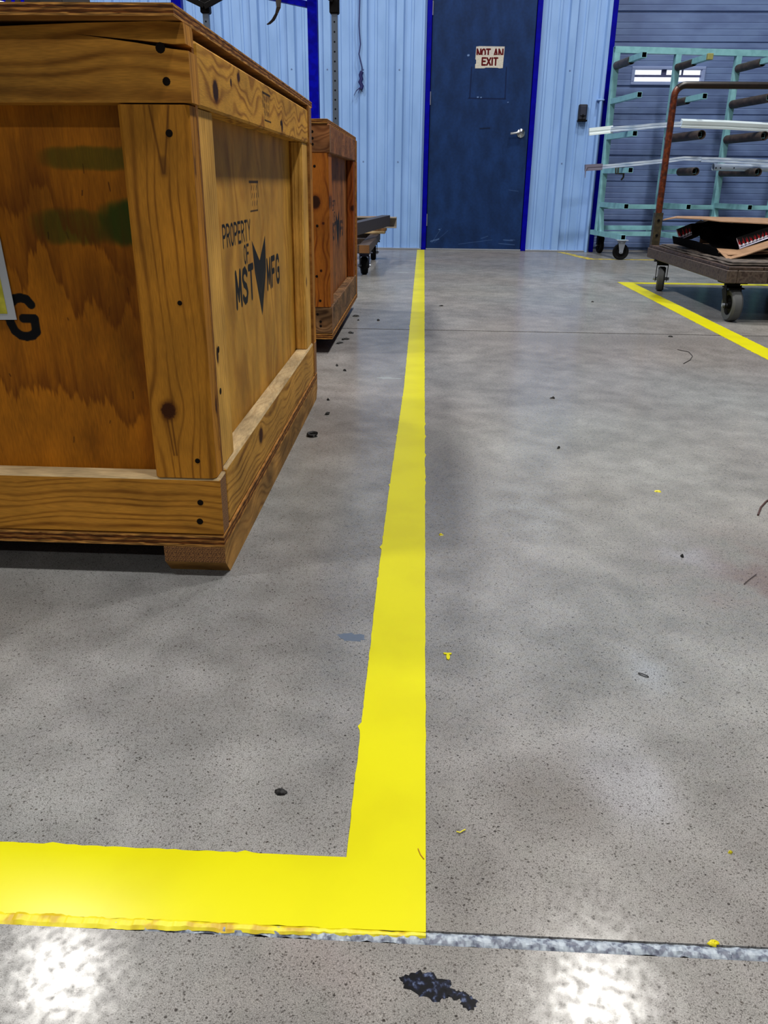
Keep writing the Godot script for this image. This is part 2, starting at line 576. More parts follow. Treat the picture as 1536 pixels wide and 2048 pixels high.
# ---------------------------------------------------------------- materials
func materials() -> void:
	M.black_iron = mat(Color(0.04, 0.04, 0.045), 0.5, 0.0)
	M.screw = mat(Color(0.075, 0.05, 0.035), 0.75)
	M.tube_shade = mat(Color(0.05, 0.05, 0.055), 0.8)  # shade inside the open rack tubes, put into a near-black colour
	M.rubber = mat(Color(0.045, 0.047, 0.052), 0.65)
	M.grey_tyre = mat(Color(0.27, 0.28, 0.29), 0.6)
	M.zinc = mat(Color(0.62, 0.65, 0.7), 0.35, 0.7)
	M.chrome = mat(Color(0.78, 0.8, 0.83), 0.18, 1.0)
	M.alu = mottled([Color(0.66, 0.74, 0.86), Color(0.84, 0.90, 0.97)], [0.3, 0.7], 3.0, 91, 0.3, 0.35, 3, Vector3(0.3, 4, 4))
	M.alu_white = mat(Color(0.88, 0.94, 0.96), 0.35, 0.1)
	M.mint = mottled([Color(0.46, 0.67, 0.71), Color(0.495, 0.71, 0.75), Color(0.51, 0.725, 0.765)], [0.2, 0.5, 0.8], 2.0, 31, 0.45)
	M.sleeve = mottled([Color(0.16, 0.13, 0.115), Color(0.26, 0.215, 0.19)], [0.3, 0.7], 2.0, 33, 0.55)
	M.wall = mottled([Color(0.475, 0.62, 0.825), Color(0.50, 0.645, 0.85), Color(0.515, 0.66, 0.865)], [0.25, 0.5, 0.75], 0.7, 41, 0.42, 0.0, 4, Vector3(1, 0.35, 1))
	M.plain_wall = mat(Color(0.42, 0.44, 0.48), 0.6)
	M.ceiling = mat(Color(0.33, 0.33, 0.34), 0.8)
	M.blue = mottled([Color(0.0, 0.0, 0.50), Color(0.0, 0.006, 0.56)], [0.3, 0.7], 1.5, 43, 0.4)
	M.blue_frame = mottled([Color(0.0, 0.01, 0.56), Color(0.0, 0.02, 0.66)], [0.35, 0.65], 3.0, 47, 0.4)
	M.roll = mottled([Color(0.33, 0.41, 0.585), Color(0.36, 0.445, 0.62), Color(0.385, 0.475, 0.65)], [0.25, 0.5, 0.75], 0.8, 45, 0.5, 0.0, 4, Vector3(0.5, 1.2, 1))
	M.rust = mottled([Color(0.22, 0.10, 0.06), Color(0.36, 0.16, 0.07), Color(0.42, 0.20, 0.09), Color(0.25, 0.11, 0.06)], [0.25, 0.45, 0.6, 0.8], 3.0, 51, 0.3)
	M.shaded_rust = mottled([Color(0.05, 0.027, 0.022), Color(0.095, 0.05, 0.036)], [0.3, 0.7], 3.0, 52, 0.35)  # darker copy of the rust, carrying the shade on the handle's crossbar
	M.olive = mottled([Color(0.17, 0.15, 0.10), Color(0.24, 0.21, 0.14)], [0.3, 0.7], 6.0, 53, 0.5)
	M.deck_edge = mottled([Color(0.22, 0.175, 0.15), Color(0.31, 0.26, 0.225), Color(0.17, 0.11, 0.085)], [0.25, 0.55, 0.85], 4.0, 57, 0.6)
	M.deck_top = mottled([Color(0.17, 0.11, 0.085), Color(0.29, 0.22, 0.18)], [0.3, 0.7], 4.0, 59, 0.6)
	M.card = mottled([Color(0.50, 0.385, 0.285), Color(0.57, 0.445, 0.335)], [0.3, 0.7], 3.0, 61, 0.8)
	M.card_grey = mottled([Color(0.24, 0.215, 0.195), Color(0.36, 0.32, 0.29)], [0.3, 0.7], 4.0, 63, 0.75)
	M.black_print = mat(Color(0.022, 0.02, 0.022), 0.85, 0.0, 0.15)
	M.card_pale = mat(Color(0.52, 0.49, 0.45), 0.5)
	M.strap = mat(Color(0.15, 0.115, 0.095), 0.6)
	M.tar = mottled([Color(0.02, 0.025, 0.045), Color(0.06, 0.075, 0.14), Color(0.30, 0.34, 0.44)], [0.4, 0.62, 0.9], 22.0, 67, 0.35)
	M.caulk = mottled([Color(0.27, 0.29, 0.36), Color(0.50, 0.54, 0.59), Color(0.62, 0.66, 0.70)], [0.3, 0.42, 0.7], 17.0, 69, 0.55)
	M.white = mat(Color(0.80, 0.82, 0.85), 0.5)
	M.blue.metallic_specular = 0.2
	M.blue_frame.metallic_specular = 0.2
	for k in ["black_iron", "rubber", "tar", "screw", "tube_shade"]:
		M[k].metallic_specular = 0.22
	floor_material()
	wood_materials()
	# yellow floor paint
	M.yellow = mottled([Color(0.735, 0.71, 0.0), Color(0.75, 0.73, 0.0), Color(0.76, 0.74, 0.0)], [0.2, 0.5, 0.8], 1.0, 71, 0.28)
	M.yellow.roughness = 0.5
	M.yellow.metallic_specular = 0.2
	M.yellow.clearcoat_enabled = true
	M.yellow.clearcoat = 0.3
	M.yellow.clearcoat_roughness = 0.22
	M.yellow_edge = mottled([Color(0.66, 0.52, 0.01), Color(0.77, 0.71, 0.01), Color(0.79, 0.75, 0.02)], [0.2, 0.36, 0.6], 5.0, 73, 0.5)
	M.old_yellow = mottled([Color(0.50, 0.46, 0.22), Color(0.74, 0.66, 0.12), Color(0.8, 0.72, 0.1)], [0.3, 0.5, 0.75], 4.0, 75, 0.5)


func floor_material() -> void:
	# fine speckle of the exposed aggregate, one metre square
	var s := 2048
	var n := noise(11, 0.42, 2).get_seamless_image(s, s)
	var src := n.get_data()
	var lut := PackedByteArray()
	lut.resize(256)
	for i in 256:
		lut[i] = int(clampf(214.0 + (i - 128.0) * 0.5, 0.0, 255.0))
	var d := PackedByteArray()
	d.resize(s * s * 3)
	for i in s * s:
		var v := lut[src[i]]
		d[i * 3] = v
		d[i * 3 + 1] = v
		d[i * 3 + 2] = v
	var im := Image.create_from_data(s, s, false, Image.FORMAT_RGB8, d)
	var r := RandomNumberGenerator.new()
	r.seed = 5
	for k in 230000:
		var x := r.randi_range(0, s - 1)
		var y := r.randi_range(0, s - 1)
		var big := r.randf()
		var a := r.randf_range(0.35, 0.9)
		var rx := r.randf_range(0.5, 1.35)
		var ry := r.randf_range(0.5, 1.1)
		if big > 0.978:
			rx = r.randf_range(1.5, 2.8); ry = r.randf_range(1.2, 2.1)
		var c := Color(0.24, 0.22, 0.21)
		var pick := r.randf()
		if pick > 0.86: c = Color(0.97, 0.97, 0.96)
		elif pick > 0.6: c = Color(0.42, 0.39, 0.37)
		var ang := r.randf_range(-0.6, 0.6)
		var ca := cos(ang)
		var sa := sin(ang)
		var ext := int(ceil(maxf(rx, ry)))
		for j in range(-ext, ext + 1):
			for i in range(-ext, ext + 1):
				var ex := (i * ca + j * sa) / rx
				var ey := (-i * sa + j * ca) / ry
				var q := ex * ex + ey * ey
				if q < 1.2:
					var px := posmod(x + i, s)
					var py := posmod(y + j, s)
					im.set_pixel(px, py, im.get_pixel(px, py).lerp(c, a * (1.0 if q < 0.7 else 0.5)))
	# broad patches and stains over the whole floor: x -4 .. 4, z -8 .. 0.4
	var w := 800
	var h := 840
	var n1 := noise(21, 0.55, 4)
	var n2 := noise(22, 2.6, 4)
	var n3 := noise(23, 9.0, 3)
	var n4 := noise(24, 0.8, 2)
	var big := PackedByteArray()
	big.resize(w * h * 3)
	# stains and tone patches: px, py, radius along x and z, colour, strength
	var spots := []
	for q in [[900, 960, 0.07, 0.25, Color(0.30, 0.28, 0.27), 0.3], [1500, 1150, 0.12, 0.14, Color(0.36, 0.27, 0.26), 0.4], [1380, 1115, 0.05, 0.08, Color(0.66, 0.68, 0.72), 0.5], [1290, 1340, 0.03, 0.04, Color(0.66, 0.70, 0.75), 0.5], [650, 1210, 0.06, 0.05, Color(0.34, 0.32, 0.31), 0.25], [1250, 1560, 0.04, 0.06, Color(0.68, 0.69, 0.74), 0.35], [1180, 560, 0.3, 0.5, Color(0.72, 0.73, 0.75), 0.3], [1050, 1010, 0.08, 0.1, Color(0.62, 0.66, 0.68), 0.3], [330, 1420, 0.05, 0.04, Color(0.36, 0.35, 0.34), 0.2], [1100, 1600, 0.05, 0.05, Color(0.36, 0.33, 0.31), 0.3], [700, 550, 0.4, 0.3, Color(0.40, 0.39, 0.38), 0.25], [1220, 680, 0.5, 0.12, Color(0.36, 0.34, 0.33), 0.25], [620, 1950, 0.05, 0.04, Color(0.52, 0.45, 0.44), 0.3]]:
		var p := floor_at(q[0], q[1])
		spots.append([p.x, p.z, q[2], q[3], q[4], q[5]])
	var at := 0
	for j in h:
		var z := -8.0 + 8.4 * (j + 0.5) / h
		for i in w:
			var x := -4.0 + 8.0 * (i + 0.5) / w
			var a := n1.get_noise_2d(x, z * 0.7)
			var b := n2.get_noise_2d(x, z * 0.8)
			var e := n3.get_noise_2d(x, z)
			var k := n4.get_noise_2d(x + 9.0, z)
			var v := 0.565 + 0.03 * a + 0.045 * b + 0.05 * e
			var c := Color(v + 0.012 * k, v - 0.004 + 0.008 * a, v - 0.012 - 0.010 * k)
			for q in spots:
				var dx: float = (x - q[0]) / q[2]
				var dz: float = (z - q[1]) / q[3]
				var rr := dx * dx + dz * dz
				if rr < 4.0:
					c = c.lerp(q[4], q[5] * clampf(exp(-rr * 1.2) * (1.1 + 1.5 * b + 1.2 * e), 0.0, 1.0))
			big[at] = int(clampf(c.r, 0, 1) * 255.0)
			big[at + 1] = int(clampf(c.g, 0, 1) * 255.0)
			big[at + 2] = int(clampf(c.b, 0, 1) * 255.0)
			at += 3
	var m := StandardMaterial3D.new()
	m.albedo_texture = tex(im)
	m.detail_enabled = true
	m.detail_albedo = tex(Image.create_from_data(w, h, false, Image.FORMAT_RGB8, big))
	# a thin worn seal over dull concrete: patchy gloss
	m.clearcoat_enabled = true
	m.clearcoat = 0.8
	m.clearcoat_roughness = 0.17
	m.clearcoat_texture = tex(noise(29, 0.07, 4).get_seamless_image(1024, 1024))
	m.detail_blend_mode = BaseMaterial3D.BLEND_MODE_MUL
	m.detail_uv_layer = BaseMaterial3D.DETAIL_UV_2
	m.roughness = 0.6
	m.metallic_specular = 0.2
	M.floor = m


const S0 := 1.06   # where the stencil's own measure begins

# "PROPERTY OF MST (arrow) MFG", as sprayed on the crates; dx shifts it along the panel
func stencil(im: Image, sc: Vector2, org: Vector2, dx: float) -> void:
	var ink := Color(0.03, 0.035, 0.055)
	var f := func(x: float, y: float) -> Vector2: return Vector2(x + dx, y)
	letters(im, sc, org, "PROPERTY", f.call(1.320, 0.456), f.call(1.535, 0.488), 0.0050, ink, 0.95, 0.38)
	letters(im, sc, org, "OF", f.call(1.470, 0.418), f.call(1.512, 0.447), 0.0050, ink, 0.95, 0.4)
	letters(im, sc, org, "MST", f.call(1.392, 0.353), f.call(1.540, 0.407), 0.0125, ink, 0.97, 0.42)
	letters(im, sc, org, "MFG", f.call(1.682, 0.350), f.call(1.824, 0.403), 0.0120, ink, 0.97, 0.42)
	fill_poly(im, sc, org, PackedVector2Array([f.call(1.543, 0.452), f.call(1.609, 0.411), f.call(1.676, 0.454), f.call(1.671, 0.388), f.call(1.611, 0.305), f.call(1.557, 0.395)]), ink, 0.97)
	var pale := Color(0.42, 0.38, 0.33)
	stroke(im, sc, org, f.call(1.566, 0.394), f.call(1.610, 0.350), 0.0016, pale, 0.6)
	stroke(im, sc, org, f.call(1.610, 0.350), f.call(1.660, 0.392), 0.0016, pale, 0.6)
	stroke(im, sc, org, f.call(1.610, 0.350), f.call(1.611, 0.322), 0.0012, pale, 0.45)


# the treated-timber mark: a printed frame with three rows in it
func timber_mark(im: Image, sc: Vector2, org: Vector2, lo: Vector2, hi: Vector2) -> void:
	var ink := Color(0.10, 0.065, 0.03)
	var w := 0.0028
	stroke(im, sc, org, Vector2(lo.x, hi.y), hi, w * 1.4, ink, 0.8)
	stroke(im, sc, org, lo, Vector2(hi.x - 0.012, lo.y), w, ink, 0.8)
	stroke(im, sc, org, Vector2(hi.x - 0.014, lo.y), Vector2(hi.x - 0.014, hi.y), w, ink, 0.7)
	stroke(im, sc, org, Vector2(lo.x + 0.012, lo.y + 0.02), Vector2(lo.x + 0.012, hi.y), w, ink, 0.6)
	for k in 3:
		var y := lerpf(lo.y, hi.y, 0.2 + 0.27 * k)
		for j in 3:
			var x := lerpf(lo.x + 0.02, hi.x - 0.022, j / 2.0)
			stroke(im, sc, org, Vector2(x, y), Vector2(x + 0.004, y + 0.006), 0.004, ink, 0.65)
	stroke(im, sc, org, Vector2(hi.x - 0.004, hi.y), Vector2(hi.x - 0.002, lerpf(lo.y, hi.y, 0.5)), 0.006, ink, 0.6)


func wood_materials() -> void:
	var pine := Color(0.60, 0.395, 0.165)
	var pine_l := Color(0.335, 0.185, 0.055)
	# front stile: long straight lines, one big knot near the foot
	var im := wood(964, 176, 0.482, 0.088, {"seed": 3, "base": Color(0.575, 0.385, 0.12), "late": Color(0.33, 0.19, 0.045), "freq": 72.0, "warp": 0.007, "wl": 3.0, "sharp": 9.0, "knots": [[0.100, 0.060, 0.012, 0.0105]], "amt": 0.62})
	# a tongue of late wood runs down from the knot and a V at the top
	var sc := Vector2(2000, 2000)
	for k in 2:
		var s := -1.0 if k == 0 else 1.0
		stroke(im, sc, Vector2(0, 0), Vector2(0.090, -0.060 - s * 0.003), Vector2(0.035, -0.056 - s * 0.002), 0.0022, Color(0.27, 0.14, 0.04), 0.6, 0.0012)
		stroke(im, sc, Vector2(0, 0), Vector2(0.480, -0.036 - s * 0.012), Vector2(0.405, -0.037 - s * 0.001), 0.0022, Color(0.30, 0.17, 0.05), 0.65, 0.0012)
	stroke(im, sc, Vector2(0, 0), Vector2(0.42, -0.037), Vector2(0.405, -0.037), 0.008, Color(0.30, 0.18, 0.07), 0.5, 0.004)
	M.f_stile = stained(tex(im))
	# front rails
	M.f_top = stained(tex(wood(1500, 123, 1.1, 0.09, {"seed": 12, "base": Color(0.60, 0.42, 0.165), "late": Color(0.40, 0.25, 0.08), "freq": 58.0, "warp": 0.016, "wl": 2.0, "sharp": 2.0, "amt": 0.75, "stain": 0.2})))
	M.f_bottom = stained(tex(wood(1500, 120, 1.1, 0.088, {"seed": 17, "base": Color(0.615, 0.425, 0.155), "late": Color(0.36, 0.21, 0.055), "freq": 85.0, "warp": 0.014, "wl": 2.6, "sharp": 4.0, "amt": 0.65, "knots": [[0.745, 0.052, 0.012, 0.009]]})))
	# rails and stiles of the right side
	im = wood(1500, 123, 1.006, 0.082, {"seed": 22, "base": Color(0.64, 0.47, 0.18), "late": Color(0.40, 0.245, 0.07), "freq": 40.0, "warp": 0.032, "wl": 5.0, "sharp": 3.0, "amt": 0.8, "knots": [[0.918, 0.053, 0.015, 0.016], [0.82, 0.030, 0.005, 0.006], [0.766, 0.016, 0.010, 0.007], [0.378, 0.064, 0.010, 0.013]]})
	timber_mark(im, Vector2(1500 / 1.006, 1500), Vector2(0, 0), Vector2(0.50, -0.066), Vector2(0.575, -0.018))
	M.s_top = stained(tex(im))
	M.s_bottom = stained(tex(wood(1000, 88, 1.006, 0.088, {"seed": 28, "base": Color(0.61, 0.45, 0.20), "late": Color(0.37, 0.235, 0.08), "freq": 62.0, "warp": 0.022, "wl": 3.0, "sharp": 4.0, "amt": 0.85, "knots": [[0.74, 0.03, 0.016, 0.014]]})))
	M.s_stile = stained(tex(wood(720, 128, 0.482, 0.085, {"seed": 34, "base": Color(0.69, 0.53, 0.26), "late": Color(0.47, 0.32, 0.12), "freq": 130.0, "warp": 0.004, "wl": 2.0, "sharp": 3.0, "amt": 0.7, "knots": [[0.165, 0.02, 0.012, 0.006]]})))  # paled so the base colour carries the stronger light on the right
	M.skid = stained(tex(wood(1000, 60, 1.1, 0.06, {"seed": 38, "base": Color(0.50, 0.37, 0.19), "late": Color(0.33, 0.22, 0.095), "freq": 60.0, "warp": 0.03, "wl": 3.0, "sharp": 2.0, "amt": 0.6, "stain": 0.3})))
	M.bare_top = stained(tex(wood(900, 60, 1.05, 0.07, {"seed": 43, "base": Color(0.56, 0.49, 0.37), "late": Color(0.47, 0.385, 0.27), "freq": 70.0, "warp": 0.02, "wl": 4.0, "sharp": 2.0, "amt": 0.6, "stain": 0.2})), 0.75)
	# end grain
	var e := mottled([Color(0.24, 0.14, 0.06), Color(0.44, 0.28, 0.13), Color(0.62, 0.44, 0.24)], [0.3, 0.5, 0.78], 75.0, 77, 0.8)
	M.end = e
	# edges of plywood: plies across
	im = Image.create(256, 24, false, Image.FORMAT_RGB8)
	var en := noise(81, 0.09, 3)
	var ply := [Color(0.60, 0.43, 0.22), Color(0.34, 0.19, 0.08), Color(0.52, 0.35, 0.17), Color(0.30, 0.165, 0.07), Color(0.60, 0.43, 0.22)]
	for y in 24:
		for x in 256:
			var c: Color = ply[mini(int(y / 24.0 * 5.0 + 0.35 * en.get_noise_2d(x, y)), 4)]
			var f := 1.0 + 0.55 * en.get_noise_2d(x * 1.2, y * 3.0 + 50.0)
			im.set_pixel(x, y, Color(c.r * f, c.g * f, c.b * f))
	M.ply_edge = stained(tex(im), 0.8)
	M.lid = stained(tex(wood(512, 512, 1.1, 1.1, {"seed": 55, "base": Color(0.52, 0.36, 0.18), "late": Color(0.36, 0.22, 0.09), "freq": 18.0, "warp": 0.08, "wl": 1.4, "sharp": 2.0, "amt": 0.6})))
	# plywood panels: vertical grain, broad arching figure
	var pw := 560
	var ph := 1030
	im = wood(pw, ph, 0.652, 1.1, {"seed": 63, "base": Color(0.54, 0.33, 0.065), "late": Color(0.36, 0.19, 0.02), "freq": 4.2, "warp": 0.20, "wl": 4.0, "sharp": 1.2, "amt": 0.5, "stain": 0.16, "gx": 0.7, "gy": 2.4})
	im.rotate_90(COUNTERCLOCKWISE)      # grain upright, picture 1030 wide and 560 high
	sc = Vector2(1030 / 1.1, 560 / 0.652)
	var org := Vector2(-1.1, 0.722)      # local: x of the crate's left end, y of the panel's top
	var gn := noise(64, 14.0, 3)
	for b in [[Vector2(-0.145, 0.580), Vector2(0.075, 0.014), 0.55], [Vector2(-0.185, 0.497), Vector2(0.055, 0.022), 0.6], [Vector2(-0.105, 0.502), Vector2(0.045, 0.028), 0.95]]:
		var cc: Vector2 = b[0]
		var rr: Vector2 = b[1]
		for y in range(int((org.y - cc.y - rr.y * 2.0) * sc.y), int((org.y - cc.y + rr.y * 2.0) * sc.y)):
			for x in range(int((cc.x - rr.x * 2.0 - org.x) * sc.x), int((cc.x + rr.x * 2.0 - org.x) * sc.x)):
				var p := Vector2(org.x + x / sc.x, org.y - y / sc.y)
				var dd := ((p - cc) / rr)
				var q := pow(absf(dd.x), 3.0) + pow(absf(dd.y), 3.0) + 0.35 * gn.get_noise_2d(p.x * 2.0, p.y * 0.7)
				blend(im, x, y, Color(0.13, 0.23, 0.04), b[2] * 0.9 * (1.0 - smoothstep(0.25, 1.5, q)))
	# flame figure of the rotary veneer: dark zigzag bands across the sheet
	var fig := Color(0.34, 0.17, 0.015)
	for band in [[[-0.60, 0.47], [-0.575, 0.445], [-0.56, 0.40], [-0.545, 0.465], [-0.525, 0.475], [-0.51, 0.41], [-0.49, 0.375], [-0.475, 0.405], [-0.44, 0.365], [-0.42, 0.395], [-0.40, 0.36], [-0.38, 0.30]], [[-0.66, 0.30], [-0.64, 0.275], [-0.625, 0.29], [-0.60, 0.262], [-0.585, 0.282], [-0.56, 0.268], [-0.53, 0.275], [-0.50, 0.255], [-0.47, 0.262], [-0.44, 0.225], [-0.41, 0.24], [-0.39, 0.17]], [[-0.66, 0.60], [-0.62, 0.53], [-0.595, 0.56], [-0.56, 0.50], [-0.52, 0.55], [-0.49, 0.49], [-0.45, 0.47], [-0.42, 0.43], [-0.39, 0.40]]]:
		var pts: Array = band
		for shift in [0.0, -0.37]:
			for px in im.get_width():
				var x := org.x + (px + 0.5) / sc.x
				var xr: float = x - 0.300 - shift
				if xr < pts[0][0] or xr > pts[-1][0]: continue
				var k := 0
				while k < pts.size() - 2 and pts[k + 1][0] < xr: k += 1
				var tt: float = smoothstep(0.0, 1.0, (xr - pts[k][0]) / (pts[k + 1][0] - pts[k][0]))
				var yb: float = lerpf(pts[k][1], pts[k + 1][1], tt) + 0.016 * gn.get_noise_1d(x * 5.0) + 0.007 * gn.get_noise_1d(x * 22.0)
				var reach := 0.045 + 0.03 * gn.get_noise_1d(x * 3.0 + 9.0)
				var ends: float = smoothstep(0.0, 0.04, minf(xr - pts[0][0], pts[-1][0] - xr))
				for py in range(maxi(0, int((org.y - yb - 0.14) * sc.y)), mini(im.get_height(), int((org.y - yb + 0.006) * sc.y))):
					var dyy := org.y - (py + 0.5) / sc.y - yb
					var al := smoothstep(-0.004, 0.005, dyy) * exp(-maxf(dyy, 0.0) / reach) * 0.75 * ends
					blend(im, px, py, fig, al * (0.85 + 0.4 * gn.get_noise_2d(x * 9.0, yb + dyy * 0.5)))
	stencil(im, sc, org, -2.377 + 0.300)
	var bits := RandomNumberGenerator.new()
	bits.seed = 19
	for k in 60:
		var p := Vector2(bits.randf_range(-0.9, -0.1), bits.randf_range(0.18, 0.6))
		stroke(im, sc, org, p, p + Vector2(bits.randf_range(-0.002, 0.002), bits.randf_range(0.002, 0.012)), 0.0012, Color(0.13, 0.06, 0.02), bits.randf_range(0.3, 0.8))
	M.f_panel = stained(tex(im), 0.5)
	im = wood(560, 960, 0.652, 1.006, {"seed": 71, "base": Color(0.61, 0.45, 0.18), "late": Color(0.47, 0.31, 0.10), "freq": 12.0, "warp": 0.07, "wl": 3.0, "sharp": 2.0, "amt": 0.6, "stain": 0.12})
	im.rotate_90(COUNTERCLOCKWISE)
	sc = Vector2(960 / 1.006, 560 / 0.652)
	org = Vector2(S0 + 0.047, 0.722)
	stroke(im, sc, org, Vector2(1.838, 0.345), Vector2(1.836, 0.16), 0.0022, Color(0.22, 0.12, 0.04), 0.8)
	stroke(im, sc, org, Vector2(1.45, 0.40), Vector2(1.445, 0.16), 0.0015, Color(0.30, 0.17, 0.06), 0.4)
	stencil(im, sc, org, 0.0)
	timber_mark(im, sc, org, Vector2(1.545, 0.503), Vector2(1.628, 0.553))
	M.s_panel = stained(tex(im), 0.55)
	# the second crate: redder, more weathered
	im = wood(480, 480, 0.652, 1.006, {"seed": 83, "base": Color(0.46, 0.285, 0.13), "late": Color(0.32, 0.18, 0.075), "freq": 11.0, "warp": 0.14, "wl": 4.0, "sharp": 2.0, "amt": 0.8, "stain": 0.2})
	im.rotate_90(COUNTERCLOCKWISE)
	sc = Vector2(480 / 1.006, 480 / 0.652)
	org = Vector2(S0 + 0.047, 0.722)
	stencil(im, sc, org, 0.02)
	M.s_panel2 = stained(tex(im), 0.6)
	M.f_panel2 = stained(tex(wood(256, 256, 0.6, 0.6, {"seed": 85, "base": Color(0.46, 0.26, 0.11), "late": Color(0.29, 0.14, 0.05), "freq": 12.0, "warp": 0.12, "wl": 4.0, "sharp": 2.0, "amt": 0.8})))
	M.stile2 = stained(tex(wood(600, 110, 0.482, 0.088, {"seed": 87, "base": Color(0.50, 0.29, 0.09), "late": Color(0.34, 0.16, 0.04), "freq": 55.0, "warp": 0.014, "wl": 5.0, "sharp": 3.0, "amt": 0.8, "knots": [[0.335, 0.045, 0.021, 0.017], [0.27, 0.02, 0.004, 0.004], [0.12, 0.03, 0.004, 0.004]]})))
	M.rstile2 = stained(tex(wood(480, 88, 0.482, 0.088, {"seed": 89, "base": Color(0.43, 0.22, 0.07), "late": Color(0.29, 0.12, 0.03), "freq": 70.0, "warp": 0.012, "wl": 4.0, "sharp": 2.5, "amt": 0.8, "knots": [[0.29, 0.03, 0.012, 0.012]]})))
	M.rail2 = stained(tex(wood(900, 80, 1.006, 0.088, {"seed": 93, "base": Color(0.44, 0.29, 0.175), "late": Color(0.285, 0.165, 0.09), "freq": 40.0, "warp": 0.05, "wl": 5.0, "sharp": 2.0, "amt": 0.8, "stain": 0.25})))
	M.low2 = stained(tex(wood(900, 80, 1.006, 0.088, {"seed": 95, "base": Color(0.40, 0.30, 0.205), "late": Color(0.23, 0.15, 0.085), "freq": 60.0, "warp": 0.05, "wl": 5.0, "sharp": 2.0, "amt": 0.9, "stain": 0.3})))


# ---------------------------------------------------------------- the room
func wall_sheet(parent: Node, x0: float, x1: float, y0: float, y1: float, rib_at: float, z: float) -> void:
	# one sheet of ribbed steel: a trapezoid rib every 0.3 m, two low swages between
	var prof := PackedVector2Array()      # x, height of the face towards the room
	var pitch := 0.3
	var k0 := int(floor((x0 - rib_at) / pitch)) - 1
	var k1 := int(ceil((x1 - rib_at) / pitch)) + 1
	for k in range(k0, k1 + 1):
		var c := rib_at + k * pitch
		for p in [[-0.040, 0.0], [-0.028, 0.029], [0.028, 0.029], [0.040, 0.0], [0.090, 0.0], [0.094, 0.007], [0.112, 0.007], [0.116, 0.0], [0.182, 0.0], [0.186, 0.007], [0.204, 0.007], [0.208, 0.0]]:
			prof.append(Vector2(c + p[0], p[1]))
	var cut := PackedVector2Array()
	for i in prof.size() - 1:
		var p := prof[i]
		var q := prof[i + 1]
		if q.x <= x0 or p.x >= x1: continue
		if p.x < x0: p = p.lerp(q, (x0 - p.x) / (q.x - p.x))
		if q.x > x1: q = p.lerp(q, (x1 - p.x) / (q.x - p.x))
		if cut.is_empty(): cut.append(p)
		cut.append(q)
	var a := g()
	for i in cut.size() - 1:
		var p := cut[i]
		var q := cut[i + 1]
		var nn := Vector3(-(q.y - p.y), 0.0, q.x - p.x).normalized()
		for t in 2:
			var dz := -0.0012 * t
			a.q(Vector3(p.x, y0, z + p.y + dz), Vector3(q.x, y0, z + q.y + dz), Vector3(q.x, y1, z + q.y + dz), Vector3(p.x, y1, z + p.y + dz), nn if t == 0 else -nn)
	put(parent, "wall_sheet", [a], [M.wall])
	# screws along the ribs
	for k in range(k0, k1 + 1):
		var c := rib_at + k * pitch
		if c < x0 + 0.03 or c > x1 - 0.03 or y0 > 1.0: continue
		for y in [0.72, 1.42]:
			var sgeo := g()
			lathe(sgeo, Vector3(c, y, z + 0.029), Vector3.BACK, [Vector2(0.006, 0.0), Vector2(0.006, 0.003), Vector2(0.0, 0.004)], 8)
			put(parent, "screw", [sgeo], [M.roll])


